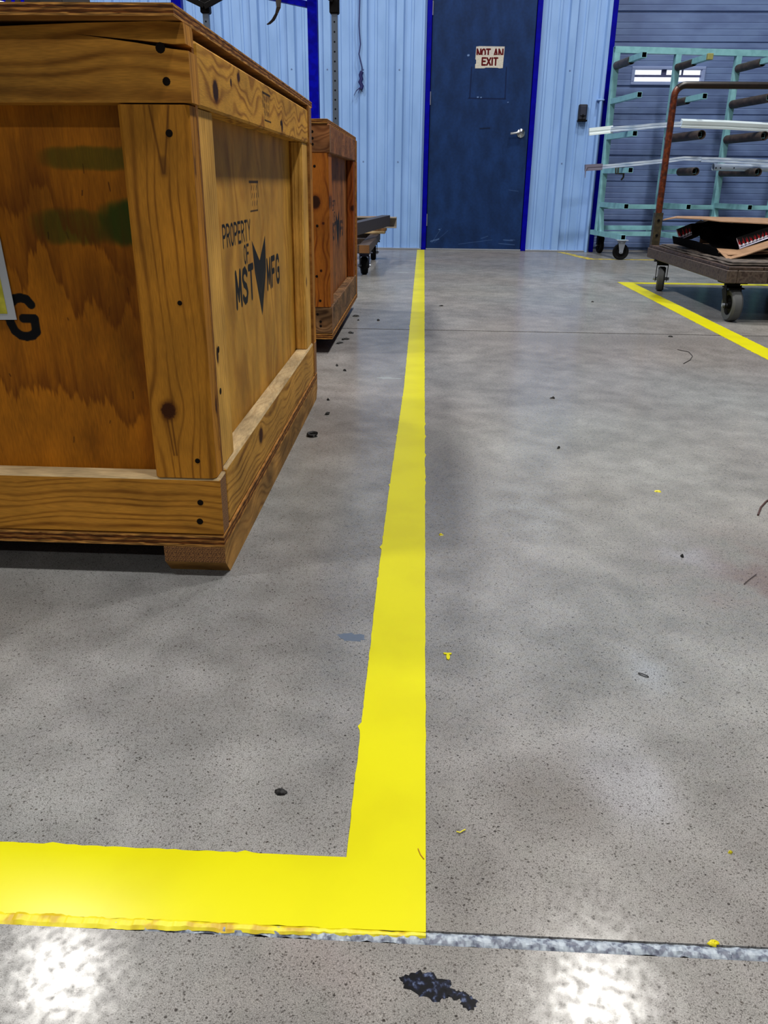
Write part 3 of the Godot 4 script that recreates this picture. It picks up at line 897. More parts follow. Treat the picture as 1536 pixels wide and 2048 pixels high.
func room() -> void:
	# floor: slabs of polished concrete with joints between them
	var f := thing("floor", Vector3.ZERO, "polished grey concrete floor with speckled aggregate and saw cut joints", "floor", "", "structure")
	for zz in [[9.0, -0.449], [-0.462, -3.278], [-3.290, -8.4]]:
		var a := g()
		var z0: float = zz[1]
		var z1: float = zz[0]
		bx(a, Vector3(-9, -0.15, z0), Vector3(9, 0, z1), 0.0)
		a.u.clear()
		for p in a.v:
			a.u.append(Vector2(p.x, p.z) / 1.024)
			a.u2.append(Vector2((p.x + 4.0) / 8.0, (p.z + 8.0) / 8.4))
		put(f, "concrete_slab", [a], [M.floor])
	# filler in the near joint: a lumpy grey bead
	var cn := noise(101, 22.0, 3)
	var c := g()
	var prev := []
	for i in 900:
		var x := -1.2 + 2.4 * i / 899.0
		var row := []
		for k in 7:
			var t := k / 6.0
			var z := lerpf(-0.4622, lerpf(-0.4515, -0.4485, 0.5 + 0.9 * cn.get_noise_1d(x * 1.5)), t)
			var lump := 0.0006 * cn.get_noise_2d(x * 3.0, t * 0.25) + 0.0009 * cn.get_noise_2d(x * 9.0 + 5.0, t * 0.6)
			var y := -0.0022 + 0.0026 * sin(PI * t) + lump
			row.append(Vector3(x, y, z))
		if i > 0:
			for k in 6:
				var fn: Vector3 = (row[k + 1] - prev[k]).cross(row[k] - prev[k + 1]).normalized()
				if fn.y < 0: fn = -fn
				c.q(prev[k], row[k], row[k + 1], prev[k + 1], fn)
		prev = row
	put(f, "joint_filler", [c], [M.caulk])
	var bed := g()
	bx(bed, Vector3(-9, -0.15, -3.3), Vector3(9, -0.012, -3.27), 0.0)
	bx(bed, Vector3(-9, -0.15, -0.47), Vector3(9, -0.012, -0.44), 0.0)
	put(f, "joint_bed", [bed], [M.black_iron])

	# back wall: masonry thickness behind ribbed sheets
	var w := thing("wall_back", Vector3.ZERO, "pale blue ribbed metal wall beside and above the door", "wall", "", "structure")
	var core := g()
	bx(core, Vector3(-9, 0, -7.9), Vector3(-0.04, 6.6, -7.54), 0.0)
	bx(core, Vector3(-0.04, 2.1, -7.9), Vector3(0.895, 6.6, -7.54), 0.0)
	bx(core, Vector3(0.895, 0, -7.9), Vector3(1.47, 6.6, -7.54), 0.0)
	bx(core, Vector3(1.47, 3.1, -7.9), Vector3(4.6, 6.6, -7.54), 0.0)
	bx(core, Vector3(4.6, 0, -7.9), Vector3(9, 6.6, -7.54), 0.0)
	bx(core, Vector3(-0.04, 0, -7.9), Vector3(0.895, 2.1, -7.62), 0.0)
	put(w, "wall_core", [core], [M.plain_wall])
	var x := -0.036
	while x > -8.9:
		var x0 := maxf(x - 0.9, -8.98)
		wall_sheet(w, x0, x, 0.012, 6.6, -0.255, WALL_Z - 0.03)
		x = x0
	wall_sheet(w, -0.036, 0.895, 2.12, 6.6, -0.255, WALL_Z - 0.03)
	wall_sheet(w, 0.895, 1.452, 0.012, 6.6, 1.15, WALL_Z - 0.03)
	wall_sheet(w, 1.452, 4.6, 3.14, 6.6, 1.15, WALL_Z - 0.03)
	wall_sheet(w, 4.64, 8.98, 0.012, 6.6, 1.15, WALL_Z - 0.03)
	var base := g()
	bx(base, Vector3(-9, 0, -7.53), Vector3(-0.036, 0.012, -7.49), 0.002)
	bx(base, Vector3(0.892, 0, -7.53), Vector3(1.452, 0.012, -7.49), 0.002)
	put(w, "base_angle", [base], [M.zinc])
	for s in [["wall_left", Vector3(-9.2, 0, -7.9), Vector3(-9, 6.6, 9.2)], ["wall_right", Vector3(9, 0, -7.9), Vector3(9.2, 6.6, 9.2)], ["wall_front", Vector3(-9.2, 0, 9.0), Vector3(9.2, 6.6, 9.2)]]:
		var a := thing(s[0], Vector3.ZERO, "plain pale metal wall of the warehouse, " + str(s[0]).get_slice("_", 1) + " side", "wall", "", "structure")
		var q := g()
		bx(q, s[1], s[2], 0.0)
		put(a, "wall_panel", [q], [M.plain_wall])
	var ce := thing("ceiling", Vector3.ZERO, "white insulated warehouse ceiling", "ceiling", "", "structure")
	var q2 := g()
	bx(q2, Vector3(-9.2, 6.6, -7.9), Vector3(9.2, 6.8, 9.2), 0.0)
	put(ce, "ceiling_panel", [q2], [M.ceiling])
	var beams := g()
	for zz in [-2.4, 2.4, 7.0]:
		bx(beams, Vector3(-9, 6.3, zz - 0.1), Vector3(9, 6.6, zz + 0.1), 0.0)
	put(ce, "ceiling_beam", [beams], [M.ceiling])


# ---------------------------------------------------------------- yellow lines
# a painted stripe with frayed edges along a list of corners (x, z); its edges wobble by fray
func stripe(x: G, e: G, loop: PackedVector2Array, fray: float, sd: int, h := 0.0008) -> void:
	var n := noise(sd, 60.0, 3)
	var out := PackedVector2Array()
	for i in loop.size():
		var p := loop[i]
		var q := loop[(i + 1) % loop.size()]
		var d := q - p
		var nn := Vector2(d.y, -d.x).normalized()
		var steps := clampi(int(d.length() / 0.007), 2, 400)
		for k in steps:
			var s := p + d * (float(k) / steps)
			var ends := minf(1.0, 12.0 * minf(k, steps - k) / steps)
			var wob := n.get_noise_2d(s.x, s.y) * fray
			var tear := maxf(0.0, n.get_noise_2d(s.x * 0.35 + 40.0, s.y * 0.35) - 0.42) * fray * 9.0
			out.append(s + nn * (wob + tear) * ends)
	extrude(x, e, out, Vector3(0, 0.0002, 0), Vector3.RIGHT, Vector3.BACK, Vector3(0, h, 0))


func floor_lines() -> void:
	# the long line to the door and the arm across the foreground: one L
	var t := thing("floor_line", Vector3(0, 0, -0.5), "fresh yellow painted line with a square corner, running to the blue door", "floor line", "yellow floor lines")
	var a := g()
	var e := g()
	stripe(a, e, PackedVector2Array([Vector2(-0.005, -7.46), Vector2(0.0, -0.460), Vector2(-1.2, -0.4555), Vector2(-1.2, -0.533), Vector2(-0.0705, -0.5325), Vector2(-0.072, -1.05), Vector2(-0.071, -1.40), Vector2(-0.062, -2.30), Vector2(-0.066, -5.0), Vector2(-0.07, -7.46)]), 0.0009, 3)
	put(t, "paint", [a, e], [M.yellow, M.yellow_edge])
	# torn ridge of paint along the near edge
	var r := g()
	var n := noise(9, 30.0, 3)
	var prev := []
	for i in 700:
		var x := -1.2 + 1.2 * i / 699.0
		var k := clampf((x + 0.35) / 0.35, 0.0, 1.0)
		var back := lerpf(-0.462, -0.4595, k) + 0.0012 * n.get_noise_1d(x)
		var fwd := lerpf(-0.4485, -0.4545, k) + 0.0016 * n.get_noise_1d(x + 3.0)
		var top := 0.0016 + 0.0013 * n.get_noise_1d(x * 2.0 + 9.0)
		var row := [Vector3(x, 0.0004, back), Vector3(x, top, lerpf(back, fwd, 0.35)), Vector3(x, top * 0.7, lerpf(back, fwd, 0.75)), Vector3(x, -0.0006, fwd)]
		if i > 0:
			for j in 3:
				var fn: Vector3 = (row[j + 1] - prev[j]).cross(row[j] - prev[j + 1]).normalized()
				if fn.y < 0: fn = -fn
				r.q(prev[j], row[j], row[j + 1], prev[j + 1], fn)
		prev = row
	put(t, "ragged_edge", [r], [M.yellow_edge])
	# the bay on the right under the platform truck
	t = thing("floor_line", Vector3(1.23, 0, -4.0), "yellow painted line with a corner, under the platform truck", "floor line", "yellow floor lines")
	a = g()
	e = g()
	stripe(a, e, PackedVector2Array([Vector2(1.186, -5.135), Vector2(5.0, -5.16), Vector2(5.0, -5.09), Vector2(1.272, -5.055), Vector2(1.262, -0.8), Vector2(1.186, -0.8)]), 0.0012, 5)
	put(t, "paint", [a, e], [M.yellow, M.yellow_edge])
	# an older line, half worn away, by the foot of the wall and under the rack
	t = thing("floor_line", Vector3(1.35, 0, -6.8), "worn faded yellow line under the mint green rack", "floor line", "yellow floor lines")
	a = g()
	e = g()
	stripe(a, e, PackedVector2Array([Vector2(1.165, -7.44), Vector2(1.225, -7.44), Vector2(1.36, -6.79), Vector2(5.0, -6.83), Vector2(5.0, -6.77), Vector2(1.30, -6.73)]), 0.004, 6)
	put(t, "paint", [a, e], [M.old_yellow, M.old_yellow])
	O = Vector3.ZERO


# ---------------------------------------------------------------- the blue door
func door() -> void:
	var z := WALL_Z
	var fr := thing("trim_1", Vector3(0.43, 0, z), "bright blue metal frame round the navy door", "door frame", "", "structure")
	var a := g()
	bx(a, Vector3(-0.034, 0, z - 0.1), Vector3(0.006, 2.12, z + 0.012), 0.003)
	bx(a, Vector3(0.850, 0, z - 0.1), Vector3(0.892, 2.12, z + 0.012), 0.003)
	bx(a, Vector3(0.006, 2.07, z - 0.1), Vector3(0.850, 2.12, z + 0.012), 0.003)
	put(fr, "frame", [a], [M.blue])
	a = g()
	bx(a, Vector3(0.006, 0, z - 0.08), Vector3(0.850, 0.012, z + 0.01), 0.002)
	put(fr, "threshold", [a], [M.zinc])
	# leaf
	var t := thing("door_1", Vector3(0.43, 0, z), "closed navy blue metal door with a lever handle", "door", "", "structure")
	var w := 420
	var h := 1020
	var n := noise(111, 0.012, 4)
	var n2 := noise(112, 0.06, 3)
	var im := Image.create(w, h, false, Image.FORMAT_RGB8)
	for y in h:
		for x in w:
			var f := 1.0 + 0.16 * n.get_noise_2d(x, y * 0.5) + 0.06 * n2.get_noise_2d(x, y)
			im.set_pixel(x, y, Color(0.085 * f, 0.175 * f, 0.335 * f))
	var sc := Vector2(500, 500)
	var org := Vector2(0.010, 2.05)
	var pale := Color(0.45, 0.55, 0.72)
	var dark := Color(0.025, 0.055, 0.16)
	# ghost of an old notice, and paint chips
	for s in [[Vector2(0.345, 1.43), Vector2(0.340, 1.205)], [Vector2(0.633, 1.43), Vector2(0.636, 1.205)], [Vector2(0.33, 1.203), Vector2(0.64, 1.200)]]:
		stroke(im, sc, org, s[0], s[1], 0.010, dark, 0.55, 0.004)
	for s in [[0.405, 1.211, 0.010], [0.432, 1.209, 0.008], [0.31, 1.515, 0.014], [0.12, 0.17, 0.006], [0.66, 1.175, 0.006]]:
		stroke(im, sc, org, Vector2(s[0], s[1]), Vector2(s[0] + 0.006, s[1] + 0.001), s[2], pale, 0.85, 0.003)
	for s in [[Vector2(0.06, 0.06), Vector2(0.14, 0.18), 0.003], [Vector2(0.05, 0.07), Vector2(0.12, 0.09), 0.012], [Vector2(0.08, 0.06), Vector2(0.20, 0.16), 0.002], [Vector2(0.66, 0.06), Vector2(0.80, 0.05), 0.006], [Vector2(0.7, 0.09), Vector2(0.78, 0.085), 0.008], [Vector2(0.76, 0.095), Vector2(0.80, 0.09), 0.004], [Vector2(0.30, 0.05), Vector2(0.6, 0.09), 0.003], [Vector2(0.72, 0.5), Vector2(0.80, 0.49), 0.003], [Vector2(0.5, 0.10), Vector2(0.56, 0.12), 0.004]]:
		stroke(im, sc, org, s[0], s[1], s[2], pale, 0.42, 0.003)
	stroke(im, sc, org, Vector2(0.44, 0.975), Vector2(0.52, 0.98), 0.012, Color(0.03, 0.07, 0.13), 0.6, 0.004)
	a = g()
	extrude(a, a, PackedVector2Array([Vector2(0.010, 0.014), Vector2(0.846, 0.014), Vector2(0.846, 2.066), Vector2(0.010, 2.066)]), Vector3(0, 0, z - 0.055), Vector3.RIGHT, Vector3.UP, Vector3(0, 0, 0.045), Vector2(0.010, 0.010), Vector2(0.836, 2.056))
	put(t, "door_leaf", [a], [stained(tex(im), 0.42)])
	for y in [0.25, 1.21, 1.86]:
		a = g()
		tube(a, [Vector3(0.008, y - 0.05, z - 0.006), Vector3(0.008, y + 0.05, z - 0.006)], 0.007, 10)
		put(t, "hinge", [a], [M.zinc])
	var hd := Node3D.new()
	hd.name = "handle"
	t.add_child(hd, true)
	a = g()
	lathe(a, Vector3(0.785, 0.95, z - 0.012), Vector3.BACK, [Vector2(0.034, 0.0), Vector2(0.034, 0.008), Vector2(0.024, 0.013), Vector2(0.012, 0.016), Vector2(0.012, 0.045), Vector2(0.0, 0.046)], 24)
	put(hd, "rose", [a], [M.chrome])
	a = g()
	tube(a, [Vector3(0.787, 0.952, z + 0.028), Vector3(0.770, 0.955, z + 0.034), Vector3(0.735, 0.950, z + 0.034), Vector3(0.694, 0.945, z + 0.032)], 0.0105, 12)
	put(hd, "lever", [a], [M.chrome])
	# the notice: two strips of sticker, the lower one pasted over the foot of the first line
	var s := thing("door_notice", Vector3(0.488, 1.512, z), "small white sticker with dark red capitals on the navy door", "sign")
	var sw := 376
	var sh := 256
	im = Image.create(sw, sh, false, Image.FORMAT_RGB8)
	for y in sh:
		for x in sw:
			var f := 1.0 + 0.07 * n2.get_noise_2d(x * 0.7, y * 0.7)
			im.set_pixel(x, y, Color(0.70 * f, 0.685 * f, 0.665 * f))
	sc = Vector2(1600, 1600)
	org = Vector2(0, 0.16)
	var red := Color(0.30, 0.012, 0.035)
	letters(im, sc, org, "NOT", Vector2(0.013, 0.078), Vector2(0.118, 0.138), 0.0125, red, 1.0, 0.34)
	letters(im, sc, org, "AN", Vector2(0.150, 0.078), Vector2(0.222, 0.138), 0.0125, red, 1.0, 0.34)
	for y in range(int((0.16 - 0.0965) * 1600), sh):
		for x in sw:
			var f := 1.0 + 0.08 * n2.get_noise_2d(x * 0.7, y * 0.7 + 99.0)
			im.set_pixel(x, y, Color(0.72 * f, 0.705 * f, 0.665 * f))
	for k in 5:
		stroke(im, sc, org, Vector2(0.01 + 0.045 * k, 0.096 - 0.0015 * (k % 2)), Vector2(0.03 + 0.045 * k, 0.0965), 0.0015, Color(0.32, 0.25, 0.25), 0.6)
	letters(im, sc, org, "EXIT", Vector2(0.058, 0.025), Vector2(0.182, 0.075), 0.0130, red, 1.0, 0.38)
	a = g()
	extrude(a, a, PackedVector2Array([Vector2(0.002, 0.0), Vector2(0.075, 0.001), Vector2(0.09, 0.006), Vector2(0.185, 0.005), Vector2(0.20, 0.001), Vector2(0.229, 0.003), Vector2(0.235, 0.158), Vector2(0.03, 0.160), Vector2(0.003, 0.157), Vector2(0.0, 0.066), Vector2(0.007, 0.062), Vector2(0.008, 0.036), Vector2(0.001, 0.028)]), Vector3(0.370, 1.433, z - 0.0098), Vector3.RIGHT, Vector3.UP, Vector3(0, 0, 0.0012), Vector2.ZERO, Vector2(0.235, 0.16))
	put(s, "sticker", [a], [stained(tex(im), 0.5)])
	O = Vector3.ZERO


# ---------------------------------------------------------------- the sectional door
func roll_up_door() -> void:
	var z := -7.80
	var tr := thing("trim_2", Vector3(1.47, 0, WALL_Z), "bright blue metal edge of the sectional door opening", "trim", "", "structure")
	var a := g()
	bx(a, Vector3(1.450, 0, -7.80), Vector3(1.490, 3.14, WALL_Z + 0.012), 0.003)
	bx(a, Vector3(4.60, 0, -7.80), Vector3(4.64, 3.14, WALL_Z + 0.012), 0.003)
	bx(a, Vector3(1.490, 3.10, -7.80), Vector3(4.60, 3.14, WALL_Z + 0.012), 0.003)
	put(tr, "frame", [a], [M.blue])
	var t := thing("door_2", Vector3(3.0, 0, z), "blue grey sectional overhead door with one narrow window", "door", "", "structure")
	var edges := [0.012, 0.25, 0.79, 1.335, 1.885, 2.43, 3.1]
	var wx := [1.745, 2.315]
	var wy := [1.372, 1.468]
	for i in edges.size() - 1:
		var y0: float = edges[i] + 0.005
		var y1: float = edges[i + 1] - 0.005
		var gx := g()
		# profile of the section: flat with fine ribs and one groove
		var ys := [y0, y0]
		var prof := [[y0, -0.012], [y0 + 0.008, 0.0]]
		var rib := 0.047
		var y := y0 + rib
		while y < y1 - 0.03:
			var deep := 0.010 if absf(y - (y1 - 0.19)) < rib * 0.5 and i > 0 else 0.0022
			prof.append([y - 0.005, 0.0])
			prof.append([y - 0.002, -deep])
			prof.append([y + 0.002, -deep])
			prof.append([y + 0.005, 0.0])
			y += rib
		prof.append([y1 - 0.008, 0.0])
		prof.append([y1, -0.012])
		for k in prof.size() - 1:
			var p: Array = prof[k]
			var q: Array = prof[k + 1]
			var nn := Vector3(0, -(q[1] - p[1]), q[0] - p[0]).normalized()
			for span in [[1.49, 1.745], [1.745, 2.315], [2.315, 4.60]]:
				if i == 3 and span[0] == 1.745:
					# leave the window out
					for part_y in [[p[0], minf(q[0], wy[0])], [maxf(p[0], wy[1]), q[0]]]:
						if part_y[1] - part_y[0] < 0.0005: continue
						var za: float = lerpf(p[1], q[1], (part_y[0] - p[0]) / (q[0] - p[0]))
						var zb: float = lerpf(p[1], q[1], (part_y[1] - p[0]) / (q[0] - p[0]))
						gx.q(Vector3(span[0], part_y[0], z + za), Vector3(span[1], part_y[0], z + za), Vector3(span[1], part_y[1], z + zb), Vector3(span[0], part_y[1], z + zb), nn)
					continue
				gx.q(Vector3(span[0], p[0], z + p[1]), Vector3(span[1], p[0], z + p[1]), Vector3(span[1], q[0], z + q[1]), Vector3(span[0], q[0], z + q[1]), nn)
		# back of the section
		if i == 3:
			var yb := y0 - 0.005
			var yt := y1 + 0.005
			bx(gx, Vector3(1.49, yb, z - 0.05), Vector3(1.745, yt, z - 0.014), 0.0)
			bx(gx, Vector3(2.315, yb, z - 0.05), Vector3(4.60, yt, z - 0.014), 0.0)
			bx(gx, Vector3(1.745, yb, z - 0.05), Vector3(2.315, wy[0], z - 0.014), 0.0)
			bx(gx, Vector3(1.745, wy[1], z - 0.05), Vector3(2.315, yt, z - 0.014), 0.0)
		else:
			bx(gx, Vector3(1.49, y0 - (0.017 if i == 0 else 0.005), z - 0.05), Vector3(4.60, y1 + 0.005, z - 0.014), 0.0)
		put(t, "door_section", [gx], [M.roll])
	var win := Node3D.new()
	win.name = "window"
	t.add_child(win, true)
	a = g()
	for b in [[1.720, 2.340, 1.348, 1.374], [1.720, 2.340, 1.466, 1.490], [1.720, 1.748, 1.374, 1.466], [2.312, 2.340, 1.374, 1.466]]:
		bx(a, Vector3(b[0], b[2], z - 0.05), Vector3(b[1], b[3], z + 0.012), 0.003)
	put(win, "window_frame", [a], [mat(Color(0.50, 0.57, 0.74), 0.45)])
	a = g()
	bx(a, Vector3(1.748, 1.412, z - 0.045), Vector3(2.312, 1.428, z - 0.02), 0.002)
	bx(a, Vector3(1.98, 1.418, z - 0.043), Vector3(2.02, 1.466, z - 0.018), 0.002)
	bx(a, Vector3(2.15, 1.428, z - 0.043), Vector3(2.162, 1.466, z - 0.018), 0.002)
	put(win, "glazing_bar", [a], [mat(Color(0.30, 0.32, 0.48), 0.5)])
	var glass := mat(Color(0.9, 0.95, 1.0, 0.12), 0.05)
	glass.transparency = BaseMaterial3D.TRANSPARENCY_ALPHA
	for b in [[1.374, 1.412], [1.428, 1.466]]:
		a = g()
		bx(a, Vector3(1.748, b[0], z - 0.034), Vector3(2.312, b[1], z - 0.031), 0.0)
		put(win, "pane", [a], [glass])
	O = Vector3.ZERO


func wall_fittings() -> void:
	var z := WALL_Z - 0.03
	# switch box
	var t := thing("wall_switch", Vector3(1.287, 1.11, z), "dark grey switch box on the pale blue wall right of the door", "switch")
	var dk := mat(Color(0.07, 0.09, 0.15), 0.5)
	var a := g()
	bx(a, Vector3(1.252, 1.055, z), Vector3(1.322, 1.172, z + 0.045), 0.006)
	put(t, "body", [a], [dk])
	a = g()
	bx(a, Vector3(1.262, 1.085, z + 0.045), Vector3(1.312, 1.160, z + 0.054), 0.004)
	put(t, "cover", [a], [mat(Color(0.11, 0.135, 0.21), 0.45)])
	a = g()
	tube(a, [Vector3(1.287, 1.092, z + 0.054), Vector3(1.287, 1.080, z + 0.066)], 0.007, 10)
	put(t, "toggle", [a], [M.black_iron])
	a = g()
	bx(a, Vector3(1.248, 1.042, z), Vector3(1.326, 1.056, z + 0.058), 0.003)
	put(t, "lip", [a], [M.black_iron])
	# corner conduit with its cap
	t = thing("conduit_pipe", Vector3(1.425, 0, z), "thin pale blue conduit pipe up the wall corner by the overhead door", "pipe")
	a = g()
	tube(a, [Vector3(1.425, 0.0, z + 0.05), Vector3(1.425, 1.20, z + 0.05)], 0.013, 12)
	put(t, "pipe", [a], [M.wall])
	a = g()
	bx(a, Vector3(1.395, 1.198, z + 0.002), Vector3(1.452, 1.21, z + 0.066), 0.003)
	put(t, "cap", [a], [M.wall])
	# cord hanging down the wall
	t = thing("knotted_rope", Vector3(-0.58, 1.25, z), "dark blue cord with a knotted frayed end hanging on the wall", "rope")
	var cord := mat(Color(0.02, 0.06, 0.33), 0.6)
	a = g()
	var path := []
	for p in [[722, -60], [720, -10], [719, 20], [718, 50], [719, 66], [721, 88], [719, 103], [718, 108], [721, 122], [724, 135], [724, 146]]:
		path.append(at_z(p[0], p[1], z + 0.045))
	tube(a, path, 0.0045, 8)
	put(t, "cord", [a], [cord])
	a = g()
	var pk := []
	for p in [[724, 143], [721, 150], [723, 158], [720, 164], [724, 172], [722, 178]]:
		pk.append(at_z(p[0], p[1], z + 0.045))
	tube(a, pk, 0.016, 8)
	put(t, "knot", [a], [cord])
	for s in [[[722, 174], [713, 181], [708, 191]], [[723, 175], [724, 180], [725, 184]], [[721, 176], [718, 182], [717, 187]]]:
		a = g()
		var q := []
		for p in s:
			q.append(at_z(p[0], p[1], z + 0.045))
		tube(a, q, 0.005, 6, true, 0.002)
		put(t, "loose_end", [a], [cord])
	O = Vector3.ZERO


# ---------------------------------------------------------------- crates
# written in the crate's own measure: right face x = 0, front face z = 0, back to the left and away
func board(parent: Node, called: String, lo: Vector3, hi: Vector3, grain: int, wide: int, m: Material, bev := 0.0022, top: Material = null) -> MeshInstance3D:
	var a := g()
	var e := g()
	cbox(a, e, (lo + hi) * 0.5, hi - lo, bev, grain, wide)
	if top == null:
		return put(parent, called, [a, e], [m, M.end])
	# a rail whose upper edge was planed and left bare
	var b := g()
	var c := g()
	for i in range(0, a.v.size(), 3):
		var w := c if a.n[i].y > 0.6 else b
		w.v.append_array(a.v.slice(i, i + 3))
		w.n.append_array(a.n.slice(i, i + 3))
		w.u.append_array(a.u.slice(i, i + 3))
	return put(parent, called, [b, e, c], [m, M.end, top])


func screw(parent: Node, at: Vector3, dir: Vector3, r := 0.0042) -> void:
	# a driven screw: dark head sunk in a ring of torn wood
	var a := g()
	lathe(a, at, dir, [Vector2(r * 1.1, -0.0004), Vector2(r * 1.05, 0.0004), Vector2(r * 0.7, 0.0006), Vector2(0.0, 0.0006)], 12)
	put(parent, "screw", [a], [M.screw])


func crate(at: Vector3, label: String, second: bool) -> void:
	var t := thing("plywood_crate", at, label, "crate", "plywood shipping crates")
	O = Vector3.ZERO
	var L := 1.1
	var W := 1.1
	var th := 0.038
	var ts := 0.0355
	var inn := 0.005
	var fs: Material = M.stile2 if second else M.f_stile
	var ft: Material = M.rail2 if second else M.f_top
	var fb: Material = M.low2 if second else M.f_bottom
	var st: Material = M.rail2 if second else M.s_top
	var sb: Material = M.low2 if second else M.s_bottom
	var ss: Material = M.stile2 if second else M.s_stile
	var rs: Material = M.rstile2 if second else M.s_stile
	var sk: Material = M.low2 if second else M.skid
	# skids with cut-back ends
	for x in ([-0.30, -0.75, -0.20 - 0.95] if second else [0.0, -0.505, -1.006]):
		var c := g()
		var e := g()
		var prof := PackedVector2Array([Vector2(0, 0.05), Vector2(0, 0.025), Vector2(0.024, 0.0), Vector2(L - 0.024, 0.0), Vector2(L, 0.025), Vector2(L, 0.05)])
		var rest := g()
		extrude(c, rest, prof, Vector3(x, 0, 0), Vector3.FORWARD, Vector3.UP, Vector3(-0.092, 0, 0), Vector2(0, 0), Vector2(L, 0.06))
		# the two sawn ends go to the end grain, the rest of the rim stays long grain
		for i in range(0, rest.v.size(), 3):
			var w := e if absf(rest.n[i].z) > 0.95 else c
			w.v.append_array(rest.v.slice(i, i + 3))
			w.n.append_array(rest.n.slice(i, i + 3))
			for j in 3:
				w.u.append(Vector2(rest.v[i + j].x * 0.9 + 0.3, rest.v[i + j].z * 0.9 + rest.v[i + j].y * 8.0))
		put(t, "skid", [c, e], [sk, M.end])
	# plywood base
	var pc := g()
	var pe := g()
	extrude(pc, pe, PackedVector2Array([Vector2(0, 0), Vector2(W, 0), Vector2(W, L), Vector2(0, L)]), Vector3(0, 0.0505, 0), Vector3.LEFT, Vector3.FORWARD, Vector3(0, 0.0185, 0), Vector2.ZERO, Vector2(1.1, 1.1))
	put(t, "base_panel", [pc, pe], [M.lid, M.ply_edge])
	# front frame
	board(t, "bottom_rail", Vector3(-W, 0.070, -th), Vector3(0, 0.158, 0), 0, 1, fb, 0.0022, null if second else M.bare_top)
	if second:
		board(t, "top_rail", Vector3(-W, 0.640, -th), Vector3(0, 0.722, 0), 0, 1, ft)
	else:
		# the top rail is split at its end
		var c := g()
		var e := g()
		extrude(c, e, PackedVector2Array([Vector2(-W, 0.640), Vector2(-0.40, 0.639), Vector2(0, 0.641), Vector2(0.0, 0.6955), Vector2(-0.02, 0.6975), Vector2(-0.06, 0.7035), Vector2(-0.135, 0.7125), Vector2(-0.06, 0.7065), Vector2(-0.018, 0.7025), Vector2(-0.003, 0.703), Vector2(-0.004, 0.7245), Vector2(-0.03, 0.7257), Vector2(-0.13, 0.7235), Vector2(-0.22, 0.7200), Vector2(-0.45, 0.7185), Vector2(-W, 0.719)]), Vector3(0, 0, -th), Vector3.RIGHT, Vector3.UP, Vector3(0, 0, th), Vector2(-W, 0.638), Vector2(1.1, 0.092))
		put(t, "top_rail", [c, e], [ft, ft])
	for x in [0.0, -W + 0.088]:
		board(t, "stile", Vector3(x - 0.088 - inn, 0.1585, -th), Vector3(x - inn, 0.6395, 0), 1, 0, fs, 0.005)
	var fpc := g()
	var fpe := g()
	extrude(fpc, fpe, PackedVector2Array([Vector2(-W, 0.07), Vector2(-0.006, 0.07), Vector2(-0.006, 0.722), Vector2(-W, 0.722)]), Vector3(0, 0, -th - 0.010), Vector3.RIGHT, Vector3.UP, Vector3(0, 0, 0.0095), Vector2(-W, 0.07), Vector2(1.1, 0.652))
	put(t, "front_panel", [fpc, fpe], [M.f_panel2 if second else M.f_panel, M.ply_edge])
	# right side frame, set between the front and back panels
	var z0 := -th - 0.011
	var z1 := -L + th + 0.011
	board(t, "bottom_rail", Vector3(-ts, 0.070, z1), Vector3(-0.002, 0.158, z0), 2, 1, sb, 0.003, null if second else M.bare_top)
	board(t, "top_rail", Vector3(-ts, 0.640, z1), Vector3(-0.003, 0.722 if second else 0.713, z0), 2, 1, st, 0.003)
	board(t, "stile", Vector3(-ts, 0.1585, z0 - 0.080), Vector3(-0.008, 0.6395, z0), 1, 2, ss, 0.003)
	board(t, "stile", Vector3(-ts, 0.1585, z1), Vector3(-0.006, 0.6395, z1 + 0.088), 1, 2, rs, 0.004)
	var spc := g()
	var spe := g()
	extrude(spc, spe, PackedVector2Array([Vector2(-z0, 0.07), Vector2(-z1, 0.07), Vector2(-z1, 0.722), Vector2(-z0, 0.722)]), Vector3(-ts - 0.010, 0, 0), Vector3.FORWARD, Vector3.UP, Vector3(0.0095, 0, 0), Vector2(-z0, 0.07), Vector2(1.006, 0.652))
	put(t, "side_panel", [spc, spe], [M.s_panel2 if second else M.s_panel, M.ply_edge])
	# back and left, away from the camera
	for y in [[0.070, 0.158], [0.640, 0.722]]:
		board(t, "back_rail", Vector3(-W, y[0], -L), Vector3(0, y[1], -L + th), 0, 1, fb)
		board(t, "left_rail", Vector3(-W, y[0], z1), Vector3(-W + th, y[1], z0), 2, 1, sb)
	for x in [0.0, -W + 0.088]:
		board(t, "stile", Vector3(x - 0.088, 0.1585, -L), Vector3(x, 0.6395, -L + th), 1, 0, fs)
	var bpc := g()
	extrude(bpc, bpc, PackedVector2Array([Vector2(-W, 0.07), Vector2(0, 0.07), Vector2(0, 0.722), Vector2(-W, 0.722)]), Vector3(0, 0, -L + th + 0.0005), Vector3.RIGHT, Vector3.UP, Vector3(0, 0, 0.0095), Vector2(-W, 0.07), Vector2(1.1, 0.652))
	put(t, "back_panel", [bpc], [M.lid])
	var lpc := g()
	extrude(lpc, lpc, PackedVector2Array([Vector2(-z0, 0.07), Vector2(-z1, 0.07), Vector2(-z1, 0.722), Vector2(-z0, 0.722)]), Vector3(-W + th + 0.0005, 0, 0), Vector3.FORWARD, Vector3.UP, Vector3(0.0095, 0, 0), Vector2(-z0, 0.07), Vector2(1.006, 0.652))
	put(t, "left_panel", [lpc], [M.lid])
	# lid: laid on loosely, reaching a little over the front
	var lc := g()
	var le := g()
